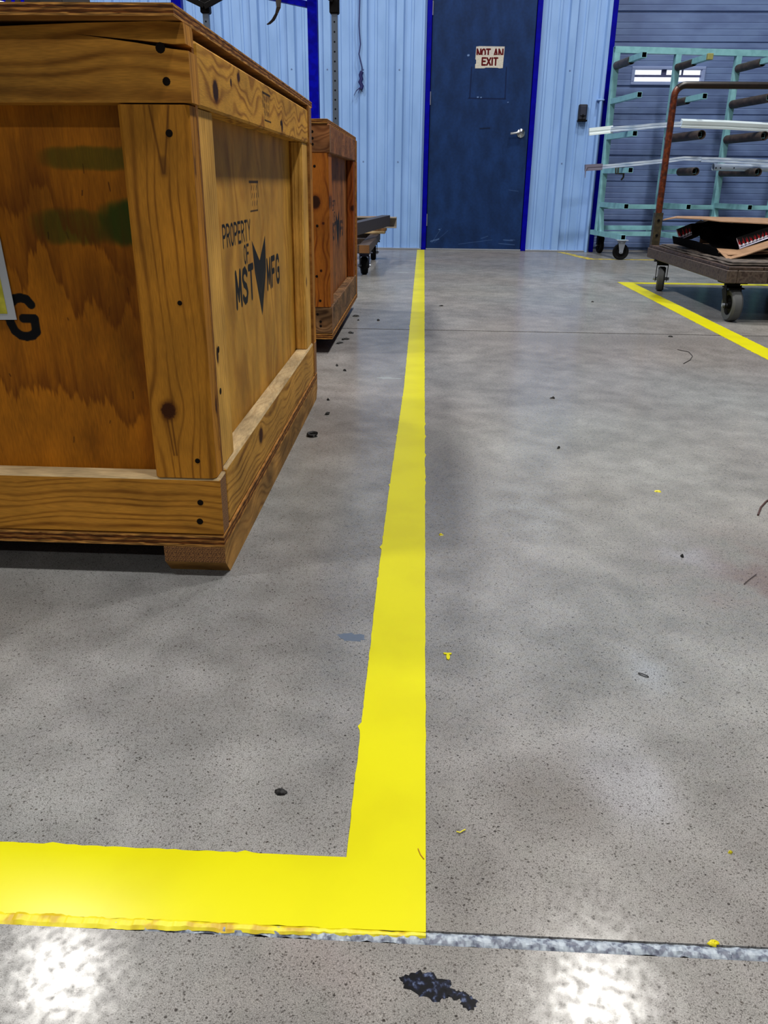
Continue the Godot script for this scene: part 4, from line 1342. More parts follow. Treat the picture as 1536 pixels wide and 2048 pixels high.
	if second:
		extrude(lc, le, PackedVector2Array([Vector2(0.006, 0.0), Vector2(W + 0.01, 0.0), Vector2(W + 0.01, 1.12), Vector2(0.006, 1.12)]), Vector3(0, 0.7235, 0.004), Vector3.LEFT, Vector3.FORWARD, Vector3(0, 0.0135, 0), Vector2.ZERO, Vector2(1.1, 1.1))
	else:
		extrude(lc, le, PackedVector2Array([Vector2(0.006, 0.0), Vector2(0.30, -0.003), Vector2(W + 0.01, 0.002), Vector2(W + 0.01, 1.16), Vector2(0.002, 1.16)]), Vector3(0, 0.7262, 0.029), Vector3.LEFT, Vector3(0, -0.0037 / 1.16, -1.0), Vector3(0, 0.0128, 0), Vector2.ZERO, Vector2(1.1, 1.1))
	put(t, "lid", [lc, le], [M.lid, M.ply_edge])
	# screws
	if second:
		for s in [[-0.055, 0.700], [-0.055, 0.681], [-0.055, 0.664], [-0.05, 0.600], [-0.045, 0.42], [-0.05, 0.26], [-0.04, 0.18], [-0.05, 0.135], [-0.04, 0.11], [-0.04, 0.095]]:
			screw(t, Vector3(s[0], s[1], 0.0), Vector3.BACK)
	else:
		for s in [[-0.033, 0.6985, 0.0055], [-0.029, 0.6635, 0.0045], [-0.031, 0.6075, 0.0042], [-0.03, 0.1855, 0.0035], [-0.031, 0.1215, 0.0042], [-0.034, 0.0915, 0.0045], [-0.036, 0.405, 0.003]]:
			screw(t, Vector3(s[0], s[1], 0.0), Vector3.BACK, s[2])
		for s in [[-0.075, 0.33], [-0.07, 0.27], [-0.66, 0.66]]:
			screw(t, Vector3(-0.008 if s[0] > -0.2 else -0.003, s[1], s[0]), Vector3.RIGHT, 0.0045)


func crates() -> void:
	crate(Vector3(-0.300, 0, -1.06), "large pale plywood crate with a white framed yellow label, lid laid on loosely", false)
	crate(Vector3(-0.322, 0, -2.76), "reddish weathered plywood crate behind the larger pale crate", true)
	# paper in a clear sleeve pinned to the front panel of the nearer crate
	var z := -1.06 - 0.038
	var t := thing("shipping_label", Vector3(-0.69, 0.45, z), "yellow paper with a white border stuck on the front of the pale crate", "label")
	O = t.position
	var a := g()
	extrude(a, a, PackedVector2Array([Vector2(-0.80, 0.369), Vector2(-0.578, 0.3735), Vector2(-0.5875, 0.590), Vector2(-0.81, 0.586)]), Vector3(0, 0, z + 0.0015), Vector3.RIGHT, Vector3.UP, Vector3(0, 0, 0.001))
	put(t, "sleeve", [a], [mat(Color(0.66, 0.68, 0.72), 0.35)])
	a = g()
	extrude(a, a, PackedVector2Array([Vector2(-0.79, 0.379), Vector2(-0.5895, 0.3815), Vector2(-0.5975, 0.580), Vector2(-0.80, 0.576)]), Vector3(0, 0, z + 0.0025), Vector3.RIGHT, Vector3.UP, Vector3(0, 0, 0.0006))
	put(t, "paper", [a], [mottled([Color(0.62, 0.60, 0.12), Color(0.72, 0.70, 0.20)], [0.3, 0.7], 6.0, 121, 0.5)])
	O = Vector3.ZERO


# ---------------------------------------------------------------- wheels
func caster(parent: Node3D, at: Vector3, top: float, r: float, width: float, turn: float, tyre: Material, iron: Material, trail := 0.03) -> void:
	# at: foot of the wheel on the floor; top: underside of what it carries; turn: heading of the wheel in degrees
	var c := Node3D.new()
	c.name = "caster"
	parent.add_child(c, true)
	c.position = at
	var keep := O
	O = Vector3.ZERO
	var b := Basis(Vector3.UP, deg_to_rad(turn))
	var ax := b * Vector3.RIGHT         # axle
	var fw := b * Vector3.BACK
	var hub := Vector3(0, r, 0)
	var piv := hub - fw * trail
	piv.y = top
	var a := g()
	box(a, piv + Vector3(0, -0.004, 0), Vector3(0.1, 0.008, 0.09), 0.002, b)
	put(c, "plate", [a], [iron])
	a = g()
	lathe(a, piv + Vector3(0, -0.024, 0), Vector3.UP, [Vector2(0.0, 0.0), Vector2(0.03, 0.0), Vector2(0.034, 0.006), Vector2(0.034, 0.016), Vector2(0.0, 0.0161)], 18)
	put(c, "swivel", [a], [iron])
	a = g()
	var crown := piv + Vector3(0, -0.026, 0)
	box(a, (crown + Vector3(hub.x, crown.y, hub.z)) * 0.5, Vector3(width + 0.022, 0.006, 0.05 + trail), 0.002, b)
	for s in [-1.0, 1.0]:
		var top_p: Vector3 = crown + ax * s * (width * 0.5 + 0.009)
		var low_p: Vector3 = hub + ax * s * (width * 0.5 + 0.009)
		var d := low_p - top_p
		var fr := frame_of(d)
		# leg: tapering plate from the crown to the axle
		var side: Vector3 = ax * s * 0.002
		var n1 := d.normalized().cross(ax).normalized()
		for e in [-1.0, 1.0]:
			a.q(top_p + n1 * 0.026 + side * e, top_p - n1 * 0.026 + side * e, low_p - n1 * 0.014 + side * e, low_p + n1 * 0.014 + side * e, ax * e * s)
		a.q(top_p + n1 * 0.026 + side, low_p + n1 * 0.014 + side, low_p + n1 * 0.014 - side, top_p + n1 * 0.026 - side, n1)
		a.q(top_p - n1 * 0.026 + side, low_p - n1 * 0.014 + side, low_p - n1 * 0.014 - side, top_p - n1 * 0.026 - side, -n1)
		lathe(a, low_p, ax * s, [Vector2(0.016, -0.002), Vector2(0.016, 0.002), Vector2(0.0, 0.0021)], 14)
	put(c, "fork", [a], [iron])
	a = g()
	var hw := width * 0.5
	lathe(a, hub, ax, [Vector2(r * 0.62, -hw * 0.8), Vector2(r * 0.9, -hw), Vector2(r, -hw * 0.6), Vector2(r, hw * 0.6), Vector2(r * 0.9, hw), Vector2(r * 0.62, hw * 0.8)], 32)
	put(c, "tyre", [a], [tyre])
	a = g()
	lathe(a, hub, ax, [Vector2(0.0, -hw * 1.05), Vector2(r * 0.2, -hw * 1.05), Vector2(r * 0.25, -hw * 0.5), Vector2(r * 0.55, -hw * 0.4), Vector2(r * 0.63, -hw * 0.8), Vector2(r * 0.63, hw * 0.8), Vector2(r * 0.55, hw * 0.4), Vector2(r * 0.25, hw * 0.5), Vector2(r * 0.2, hw * 1.05), Vector2(0.0, hw * 1.05)], 24)
	put(c, "hub", [a], [M.rubber])
	a = g()
	tube(a, [hub - ax * (hw + 0.022), hub + ax * (hw + 0.022)], 0.008, 8)
	put(c, "axle", [a], [M.zinc])
	O = keep


# ---------------------------------------------------------------- rack
const ROWS := [1.434, 1.175, 0.915, 0.660, 0.400]

func rack() -> void:
	var t := thing("cantilever_rack", Vector3(1.475, 0, -7.3), "mint green wheeled steel rack with square arms in brown sleeves", "rack", "", "", 8.0)
	O = Vector3.ZERO
	var q := 0.038
	var cols := [0.0, 0.505, 1.01, 1.515]
	for x in cols:
		var a := g()
		sqtube(a, Vector3(x, 0.19, 0), Vector3(x, 1.52, 0), 0.045, 0.045)
		put(t, "post", [a], [M.mint])
		a = g()
		sqtube(a, Vector3(x, 0.40, 0.015), Vector3(x, 0.185, 0.09), 0.036, 0.03)
		put(t, "brace", [a], [M.mint])
		a = g()
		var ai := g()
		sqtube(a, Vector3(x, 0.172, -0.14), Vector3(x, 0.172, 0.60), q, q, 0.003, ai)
		put(t, "base_leg", [a, ai], [M.mint, M.tube_shade])
	for y in [1.543, 0.385, 0.215, 0.172]:
		var a := g()
		var zz := 0.0 if y != 0.172 else 0.10
		sqtube(a, Vector3(-0.022, y, zz), Vector3(1.54, y, zz), 0.045 if y > 1.0 else 0.035, 0.045 if y > 1.0 else 0.035)
		put(t, "rail", [a], [M.mint])
	# arms, each with the sleeve it wears: column, row, sleeve from .. to along the arm, sleeve radius
	var sleeves := {"0_0": [0.03, 0.34, 0.030], "1_0": [0.03, 0.32, 0.028], "2_0": [0.03, 0.40, 0.030], "3_0": [0.03, 0.40, 0.03], "1_1": [0.03, 0.30, 0.029], "2_1": [0.03, 0.60, 0.032], "3_1": [0.03, 0.5, 0.03], "1_2": [0.03, 0.63, 0.033], "2_2": [0.03, 0.62, 0.033], "3_2": [0.03, 0.5, 0.03], "1_3": [0.34, 0.62, 0.030], "2_3": [0.03, 0.62, 0.030], "3_3": [0.03, 0.5, 0.03]}
	for c in cols.size():
		for r in ROWS.size():
			var y: float = ROWS[r]
			var x: float = cols[c]
			var a := g()
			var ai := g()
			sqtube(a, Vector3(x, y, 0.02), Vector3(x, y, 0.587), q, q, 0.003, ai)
			var arm := put(t, "arm", [a, ai], [M.mint, M.tube_shade])
			var key := "%d_%d" % [c, r]
			if sleeves.has(key):
				var s: Array = sleeves[key]
				a = g()
				pipe(a, Vector3(x, y - 0.004, s[0]), Vector3(x, y - 0.004, s[1]), s[2], 0.004, 18)
				put(arm, "pipe_sleeve", [a], [M.sleeve])
			if key == "1_0":
				a = g()
				box(a, Vector3(x, y, 0.575), Vector3(q + 0.004, q + 0.004, 0.03), 0.003)
				put(arm, "tape_wrap", [a], [mat(Color(0.55, 0.55, 0.33), 0.5)])
	# a strap knotted round one arm
	var st := g()
	for k in 2:
		var zz := 0.33 + 0.05 * k
		tube(st, [Vector3(0.0 - 0.024, 0.68, zz), Vector3(0.026, 0.684, zz), Vector3(0.026, 0.635, zz + 0.01), Vector3(-0.024, 0.637, zz + 0.01), Vector3(-0.024, 0.68, zz)], 0.006, 6)
	tube(st, [Vector3(0.026, 0.64, 0.38), Vector3(0.03, 0.61, 0.375), Vector3(0.015, 0.59, 0.37)], 0.007, 6)
	put(t, "strap", [st], [M.olive])
	for x in [0.0, 1.515]:
		caster(t, Vector3(x + 0.005, 0, 0.565), 0.153, 0.062, 0.034, 78.0 if x == 0.0 else 20.0, M.rubber, M.zinc, 0.0)
		caster(t, Vector3(x + 0.065, 0, -0.09), 0.153, 0.062, 0.034, 0.0, M.rubber, M.black_iron, 0.0)
	O = Vector3.ZERO


# long bent extrusion through points, cross-section hollow channel: w deep, h high
func bar(x: G, pts: Array, w: float, h: float, tilt := 0.0) -> void:
	var f := []
	for i in pts.size():
		var d: Vector3 = (pts[mini(i + 1, pts.size() - 1)] - pts[maxi(i - 1, 0)]).normalized()
		var back := Vector3(0, sin(tilt), -cos(tilt))
		back = (back - d * back.dot(d)).normalized()
		var up := back.cross(d).normalized()
		if up.y < 0: up = -up
		f.append([back, up, d])
	# profile with two shallow ribs on the front face
	var prof := [Vector2(0, 0), Vector2(0, h * 0.25), Vector2(0.003, h * 0.3), Vector2(0.003, h * 0.5), Vector2(0, h * 0.55), Vector2(0, h), Vector2(w, h), Vector2(w, 0)]
	for i in pts.size() - 1:
		for k in prof.size():
			var p: Vector2 = prof[k]
			var q: Vector2 = prof[(k + 1) % prof.size()]
			var a: Vector3 = pts[i] + f[i][0] * p.x + f[i][1] * p.y
			var b: Vector3 = pts[i] + f[i][0] * q.x + f[i][1] * q.y
			var c: Vector3 = pts[i + 1] + f[i + 1][0] * q.x + f[i + 1][1] * q.y
			var d: Vector3 = pts[i + 1] + f[i + 1][0] * p.x + f[i + 1][1] * p.y
			var nn: Vector3 = f[i][0] * -(q.y - p.y) + f[i][1] * (q.x - p.x)
			x.q(a, b, c, d, nn.normalized())
	for e in [0, pts.size() - 1]:
		var nn: Vector3 = f[e][2] * (-1.0 if e == 0 else 1.0)
		x.q(pts[e], pts[e] + f[e][0] * w, pts[e] + f[e][0] * w + f[e][1] * h, pts[e] + f[e][1] * h, nn)


func rack_load() -> void:
	# upper bar, bent over the sleeve of the second column
	var t := thing("metal_bar", Vector3(1.9, 0.95, -6.85), "long bent bright metal bar with a pale end plate, on the rack", "metal bar", "metal bars on the rack")
	var a := g()
	bar(a, [at_z(1222, 264, -6.80), at_z(1345, 254, -6.84), at_z(1362, 254, -6.85)], 0.03, 0.036)
	put(t, "bar", [a], [M.alu])
	a = g()
	bar(a, [at_z(1362, 256, -6.85), at_z(1450, 259, -6.87), at_z(1560, 265, -6.9)], 0.05, 0.052, 0.35)
	put(t, "wide_bar", [a], [M.alu_white])
	a = g()
	bar(a, [at_z(1179, 271, -6.80), at_z(1226, 266, -6.81)], 0.028, 0.052)
	put(t, "end_plate", [a], [M.alu_white])
	a = g()
	for k in 22:
		var p := at_z(1376 + 7.5 * k, 244.5 + 0.062 * 7.5 * k, -6.853 - 0.002 * k)
		lathe(a, p + Vector3(0, 0, 0.002), Vector3(0, 0.3, 1), [Vector2(0.0035, 0.0), Vector2(0.0035, 0.003), Vector2(0.0, 0.0031)], 8)
	put(t, "hole_dots", [a], [M.black_iron])  # dark discs standing for the perforation holes in the bar
	# lower bar
	t = thing("metal_bar", Vector3(1.9, 0.70, -6.85), "long bent metal bar with torn grey film round its end, on the rack", "metal bar", "metal bars on the rack")
	a = g()
	bar(a, [at_z(1204, 338, -6.80), at_z(1330, 326, -6.84), at_z(1368, 321, -6.85), at_z(1402, 322, -6.86)], 0.03, 0.030)
	put(t, "bar", [a], [M.alu])
	a = g()
	bar(a, [at_z(1402, 324, -6.86), at_z(1470, 326, -6.87), at_z(1560, 331, -6.9)], 0.03, 0.036)
	put(t, "bar", [a], [M.alu])
	a = g()
	bar(a, [at_z(1171, 342, -6.79), at_z(1205, 340, -6.80)], 0.034, 0.046)
	tube(a, [at_z(1174, 334, -6.79), at_z(1171, 342, -6.79), at_z(1170, 356, -6.79)], 0.008, 6, true, 0.002)
	put(t, "film_wrap", [a], [mat(Color(0.42, 0.41, 0.48), 0.35)])
	# punched tube on the third column
	t = thing("punched_tube", Vector3(2.4, 0.68, -6.9), "pale blue grey tube with punched holes lying on the rack", "metal tube")
	a = g()
	pipe(a, at_z(1426, 334, -6.95), at_z(1590, 338, -7.02), 0.027, 0.003, 18)
	put(t, "tube", [a], [M.alu])
	for px in [1432, 1441, 1468]:
		a = g()
		var p := at_z(px, 336, -6.925)
		lathe(a, p + Vector3(0, 0, 0.0), Vector3.BACK, [Vector2(0.005, 0.0), Vector2(0.005, 0.0025), Vector2(0.0, 0.0026)], 10)
		put(t, "hole", [a], [M.black_iron])
	O = Vector3.ZERO


# ---------------------------------------------------------------- platform truck
func cart() -> void:
	var t := thing("platform_truck", Vector3(1.65, 0, -4.25), "brown platform truck with a rusty pipe handle and four casters", "truck")
	var x0 := 1.287
	var x1 := 2.04
	var z0 := -4.92
	var z1 := -3.60
	var a := g()
	bx(a, Vector3(x0, 0.168, z0), Vector3(x0 + 0.045, 0.222, z1), 0.003)
	put(t, "side_rail", [a], [M.deck_edge])
	a = g()
	bx(a, Vector3(x1 - 0.045, 0.168, z0), Vector3(x1, 0.222, z1), 0.003)
	put(t, "side_rail", [a], [M.deck_edge])
	for zz in [z0, z1 - 0.045]:
		for h in [[x0 + 0.0455, 1.462], [1.4635, x1 - 0.0455]]:
			a = g()
			bx(a, Vector3(h[0], 0.168, zz), Vector3(h[1], 0.222, zz + 0.045), 0.003)
			put(t, "end_rail", [a], [M.deck_edge])
	# deck boards
	for k in 5:
		a = g()
		var w := (x1 - x0 - 0.008) / 5.0
		bx(a, Vector3(x0 + 0.004 + w * k + 0.0012, 0.2225, z0 + 0.004), Vector3(x0 + 0.004 + w * (k + 1) - 0.0012, 0.2365, z1 - 0.004), 0.002)
		put(t, "deck_board", [a], [M.deck_top])
	# handle: a bent pipe across the far end
	a = g()
	var hx := 1.318
	var hz := -4.905
	var path := [Vector3(hx, 0.2365, hz)]
	for k in 9:
		path.append(Vector3(hx, 0.2365 + (1.0 - 0.2365) * (k + 1) / 9.0, hz))
	for k in 7:
		var an := PI - k / 6.0 * PI / 2.0
		path.append(Vector3(hx + 0.055 + 0.055 * cos(an), 1.0 + 0.055 * sin(an), hz))
	for k in 6:
		path.append(Vector3(hx + 0.055 + (x1 - 0.031 - hx - 0.11) * (k + 1) / 6.0, 1.055, hz))
	for k in 6:
		var an := PI / 2.0 - (k + 1) / 6.0 * PI / 2.0
		path.append(Vector3(x1 - 0.031 - 0.055 + 0.055 * cos(an), 1.0 + 0.055 * sin(an), hz))
	path.append(Vector3(x1 - 0.031, 0.2365, hz))
	tube(a, path.slice(0, 14), 0.0185, 16)
	put(t, "handle_upright", [a], [M.rust])
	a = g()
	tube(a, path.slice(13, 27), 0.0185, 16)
	put(t, "handle_crossbar", [a], [M.shaded_rust])
	a = g()
	tube(a, path.slice(26), 0.0185, 16)
	put(t, "handle_upright", [a], [M.rust])
	for x in [hx, x1 - 0.031]:
		a = g()
		sqtube(a, Vector3(x, 0.2365, hz), Vector3(x, 0.41, hz), 0.044, 0.044, 0.003)
		put(t, "handle_socket", [a], [M.olive])
		for y in [0.29, 0.37]:
			a = g()
			lathe(a, Vector3(x, y, hz + 0.022), Vector3.BACK, [Vector2(0.008, 0.0), Vector2(0.007, 0.006), Vector2(0.0, 0.0061)], 6)
			put(t, "bolt", [a], [M.black_iron])
	var c0 := O
	caster(t, Vector3(1.335, 0, -4.74) - t.position, 0.168, 0.066, 0.042, -16.0, M.grey_tyre, M.black_iron, 0.0)
	caster(t, Vector3(1.352, 0, -3.66) - t.position, 0.168, 0.070, 0.045, 2.0, M.grey_tyre, M.black_iron, 0.035)
	caster(t, Vector3(1.985, 0, -4.74) - t.position, 0.168, 0.066, 0.042, 3.0, M.grey_tyre, M.black_iron, 0.0)
	caster(t, Vector3(1.975, 0, -3.66) - t.position, 0.168, 0.068, 0.045, -25.0, M.grey_tyre, M.black_iron, 0.035)
	O = Vector3.ZERO


# a bent sheet of card: two edge lines of equal count, with thickness
func sheet(x: G, a: Array, b: Array, th := 0.004) -> void:
	for i in a.size() - 1:
		var nn: Vector3 = (a[i + 1] - a[i]).cross(b[i] - a[i]).normalized()
		var o := nn * th
		x.q(a[i], a[i + 1], b[i + 1], b[i], nn * -1.0)
		x.q(a[i] + o, a[i + 1] + o, b[i + 1] + o, b[i] + o, nn)
		x.q(a[i], a[i + 1], a[i + 1] + o, a[i] + o, (a[i] - b[i]).normalized())
		x.q(b[i], b[i + 1], b[i + 1] + o, b[i] + o, (b[i] - a[i]).normalized())
	for e in [0, a.size() - 1]:
		var f: int = 0 if e == 0 else a.size() - 2
		var nn: Vector3 = (a[f + 1] - a[f]).cross(b[f] - a[f]).normalized()
		x.q(a[e], b[e], b[e] + nn * th, a[e] + nn * th, (a[f] - a[f + 1]).normalized() * (1.0 if e == 0 else -1.0))


func print_texture(sd: int) -> Texture2D:
	var w := 512
	var h := 128
	var im := Image.create(w, h, false, Image.FORMAT_RGB8)
	im.fill(Color(0.02, 0.018, 0.02))
	var sc := Vector2(100, 100)
	var org := Vector2(0, 1.28)
	var r := RandomNumberGenerator.new()
	r.seed = sd
	for k in 11:
		var x := 0.2 + 0.46 * k
		fill_poly(im, sc, org, PackedVector2Array([Vector2(x - 0.16, 0.25), Vector2(x - 0.1, 0.7 + r.randf() * 0.35), Vector2(x - 0.02, 0.55), Vector2(x + 0.05, 0.8 + r.randf() * 0.4), Vector2(x + 0.14, 0.3)]), Color(0.62, 0.015, 0.06))
		stroke(im, sc, org, Vector2(x - 0.05, 0.3), Vector2(x - 0.05, 0.36), 0.22, Color(0.92, 0.92, 0.97))
		stroke(im, sc, org, Vector2(x + 0.17, 0.3), Vector2(x + 0.25, 0.3), 0.14, Color(0.8, 0.82, 0.93))
	stroke(im, sc, org, Vector2(0.0, 0.07), Vector2(5.12, 0.07), 0.16, Color(0.85, 0.85, 0.95))
	stroke(im, sc, org, Vector2(0.05, 0.0), Vector2(0.05, 1.2), 0.06, Color(0.85, 0.75, 0.8))
	return tex(im)


func cart_load() -> void:
	var dy := 0.237
	# crushed sheets of card under the carton
	var t := thing("cardboard_sheet", Vector3(1.65, dy, -4.25), "crumpled grey cardboard sheets lying flat on the platform truck", "cardboard")
	for k in 2:
		var e := g()
		var l := []
		var r := []
		var n := noise(131 + k, 3.0, 2)
		for i in 14:
			var z := lerpf(-4.78, -3.63 - 0.03 * k, i / 13.0)
			var y := dy + 0.002 + 0.007 * k + 0.004 * (1.0 + n.get_noise_1d(z * 2.0))
			l.append(Vector3(1.305 + 0.02 * k + 0.008 * n.get_noise_1d(z + 4.0), y, z))
			r.append(Vector3(1.98 - 0.03 * k, y + 0.003, z + 0.01))
		sheet(e, r, l, 0.004)
		put(t, "sheet", [e], [M.card_grey])
	# the carton: open towards the camera and at its left end
	t = thing("cardboard_carton", Vector3(1.70, dy, -4.3), "open brown cardboard carton lying squashed on the platform truck", "carton")
	var y0 := dy + 0.022
	var a := g()
	sheet(a, [Vector3(1.385, y0, -3.90), Vector3(1.58, y0 + 0.012, -3.88), Vector3(1.98, y0 + 0.02, -3.86)], [Vector3(1.385, y0, -4.68), Vector3(1.58, y0, -4.68), Vector3(1.98, y0, -4.68)])
	put(t, "bottom_panel", [a], [M.card])
	# front flap bent up to the right
	a = g()
	sheet(a, [at_z(1455, 521, -3.84), at_z(1490, 512, -3.83), at_z(1545, 493, -3.80)], [at_z(1432, 498, -4.02), at_z(1476, 501, -4.02), at_z(1545, 480, -4.0)])
	put(t, "front_flap", [a], [M.card])
	# top panel, bowed, with its long torn tip to the left
	a = g()
	sheet(a, [at_z(1326, 441, -4.35), at_z(1352, 437, -4.3), at_z(1400, 439, -4.15), at_z(1440, 444, -4.02), at_z(1500, 447, -4.0), at_z(1600, 452, -4.0)], [at_z(1330, 439, -4.55), at_z(1354, 433.5, -4.6), at_z(1400, 434, -4.62), at_z(1440, 435.5, -4.64), at_z(1500, 436.5, -4.66), at_z(1590, 439, -4.68)])
	put(t, "top_panel", [a], [M.card])
	a = g()
	sheet(a, [Vector3(1.50, y0, -4.685), Vector3(1.98, y0, -4.685)], [Vector3(1.50, 0.385, -4.675), Vector3(1.98, 0.385, -4.675)])
	put(t, "back_panel", [a], [M.card_grey])
	a = g()
	sheet(a, [Vector3(1.985, y0, -3.86), Vector3(1.985, y0, -4.68)], [Vector3(1.985, 0.38, -3.98), Vector3(1.985, 0.38, -4.68)])
	put(t, "end_panel", [a], [M.card_grey])
	# left end flap folded out and down, dark inside
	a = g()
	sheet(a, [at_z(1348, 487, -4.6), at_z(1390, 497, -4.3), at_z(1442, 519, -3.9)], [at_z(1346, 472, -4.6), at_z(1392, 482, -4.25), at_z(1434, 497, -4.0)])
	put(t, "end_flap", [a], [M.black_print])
	# two black printed trays in the carton
	var p1 := stained(print_texture(5), 0.45)
	for k in 2:
		var lab: String = ["black tray with red and white print standing in the carton mouth", "black tray with red and white print at the carton's left end"][k]
		var at: Vector3 = [Vector3(1.62, y0 + 0.02, -4.25), Vector3(1.40, y0 + 0.02, -4.5)][k]
		t = thing("printed_tray", at, lab, "tray")
		var lo: Vector3
		var hi: Vector3
		var lo2: Vector3
		var hi2: Vector3
		if k == 0:
			lo = at_z(1479, 498, -4.04); lo2 = at_z(1560, 468, -4.0)
			hi = at_z(1472, 476, -4.06); hi2 = at_z(1560, 446, -4.02)
		else:
			lo = at_z(1359, 481, -4.5); lo2 = at_z(1384, 470, -4.45)
			hi = at_z(1352, 459, -4.52); hi2 = at_z(1382, 447, -4.47)
		var nn := (lo2 - lo).cross(hi - lo).normalized()
		if nn.z < 0: nn = -nn
		a = g()
		a.q(lo, lo2, hi2, hi, nn, Vector2(0, 1), Vector2(1.0 if k == 0 else 0.36, 1), Vector2(1.0 if k == 0 else 0.36, 0), Vector2(0, 0))
		put(t, "printed_face", [a], [p1])
		a = g()
		var back := Vector3(0.02, 0.0, -0.32) if k == 0 else Vector3(0.1, 0, -0.12)
		var dn := nn * -0.003
		a.q(lo + dn, lo2 + dn, hi2 + dn, hi + dn, -nn)
		a.q(lo + dn, lo2 + dn, lo2 + back, lo + back, Vector3.UP)
		a.q(lo + dn, hi + dn, hi + back, lo + back, Vector3.LEFT)
		a.q(lo2 + dn, hi2 + dn, hi2 + back, lo2 + back, Vector3.RIGHT)
		a.q(lo + back, lo2 + back, hi2 + back, hi + back, Vector3.FORWARD)
		a.q(hi + dn, hi2 + dn, hi2 + back, hi + back, Vector3.UP)
		put(t, "body", [a], [M.black_print])
	# added black sheet that puts the carton's inner shade into colour
	t = thing("carton_shade_sheet", Vector3(1.68, y0 + 0.006, -4.4), "added crumpled black sheet darkening the inside of the open carton", "film")
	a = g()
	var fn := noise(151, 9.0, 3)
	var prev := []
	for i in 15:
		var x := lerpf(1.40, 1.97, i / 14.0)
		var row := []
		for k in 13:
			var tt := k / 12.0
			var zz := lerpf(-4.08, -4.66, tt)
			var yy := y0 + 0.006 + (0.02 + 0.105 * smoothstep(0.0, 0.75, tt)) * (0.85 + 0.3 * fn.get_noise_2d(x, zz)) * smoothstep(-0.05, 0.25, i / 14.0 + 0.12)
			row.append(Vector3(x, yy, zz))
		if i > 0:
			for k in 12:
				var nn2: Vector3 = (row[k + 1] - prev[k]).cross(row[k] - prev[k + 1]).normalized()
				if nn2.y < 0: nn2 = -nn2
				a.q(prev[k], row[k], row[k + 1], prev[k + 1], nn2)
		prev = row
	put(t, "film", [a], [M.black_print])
	O = Vector3.ZERO


# ---------------------------------------------------------------- dolly behind the crates
func dolly() -> void:
	var t := thing("wooden_dolly", Vector3(-0.75, 0, -5.85), "low wooden dolly on black casters behind the reddish crate", "dolly")
	var wood_m: Material = M.deck_edge
	for b in [["side_rail", Vector3(-0.42, 0.14, -6.52), Vector3(-0.352, 0.192, -5.22)], ["side_rail", Vector3(-1.15, 0.14, -6.52), Vector3(-1.08, 0.192, -5.22)]]:
		board(t, b[0], b[1], b[2], 2, 0, wood_m)
	for zz in [-5.27, -5.9, -6.52]:
		board(t, "cross_rail", Vector3(-1.079, 0.142, zz), Vector3(-0.421, 0.19, zz + 0.05), 0, 2, wood_m)
	caster(t, Vector3(-0.395, 0, -5.36) - t.position, 0.14, 0.055, 0.04, 12.0, M.rubber, mat(Color(0.03, 0.06, 0.2), 0.4), 0.0)
	caster(t, Vector3(-0.40, 0, -6.42) - t.position, 0.14, 0.055, 0.04, 5.0, M.rubber, M.black_iron, 0.0)
	caster(t, Vector3(-1.11, 0, -5.36) - t.position, 0.14, 0.055, 0.04, 20.0, M.rubber, M.black_iron, 0.0)
	caster(t, Vector3(-1.11, 0, -6.42) - t.position, 0.14, 0.055, 0.04, 5.0, M.rubber, M.black_iron, 0.0)
	# load: a plank, an aluminium box section across, a long brown tube on top
	t = thing("timber_plank", Vector3(-0.75, 0.192, -6.4), "thin pale plank across the low wooden dolly", "plank")
	board(t, "plank", Vector3(-1.3, 0.1935, -6.50), Vector3(-0.31, 0.212, -6.36), 0, 2, M.bare_top)
	board(t, "batten", Vector3(-0.52, 0.2125, -6.49), Vector3(-0.30, 0.232, -6.38), 0, 2, M.low2)
	t = thing("box_section", Vector3(-0.7, 0.233, -6.6), "pale metal channel with its open side out, lying on the low wooden dolly", "metal tube", "metal sections on the dolly")
	var a := g()
	# a channel open towards the aisle
	bx(a, Vector3(-1.35, 0.2335, -6.49), Vector3(-0.225, 0.2415, -6.39), 0.001)
	bx(a, Vector3(-1.35, 0.3035, -6.49), Vector3(-0.225, 0.3115, -6.39), 0.001)
	bx(a, Vector3(-1.35, 0.2415, -6.49), Vector3(-0.225, 0.3035, -6.484), 0.0)
	put(t, "section", [a], [M.card_pale])
	t = thing("box_section", Vector3(-0.6, 0.25, -6.0), "brown square tube slanting over the low wooden dolly", "metal tube", "metal sections on the dolly")
	a = g()
	sqtube(a, at_z(690, 462, -5.2), at_z(772, 441, -6.30), 0.062, 0.075, 0.006)
	put(t, "section", [a], [mat(Color(0.20, 0.165, 0.14), 0.5)])
	t = thing("cardboard_strip", Vector3(-0.6, 0.31, -6.3), "pale brown cardboard strip on top of the metal sections", "cardboard")
	a = g()
	sheet(a, [Vector3(-0.72, 0.3125, -6.395), Vector3(-0.45, 0.3130, -6.395), Vector3(-0.29, 0.3165, -6.395)], [Vector3(-0.72, 0.3125, -6.485), Vector3(-0.45, 0.3130, -6.485), Vector3(-0.28, 0.3165, -6.485)], -0.003)
	put(t, "sheet", [a], [M.card])
	O = Vector3.ZERO


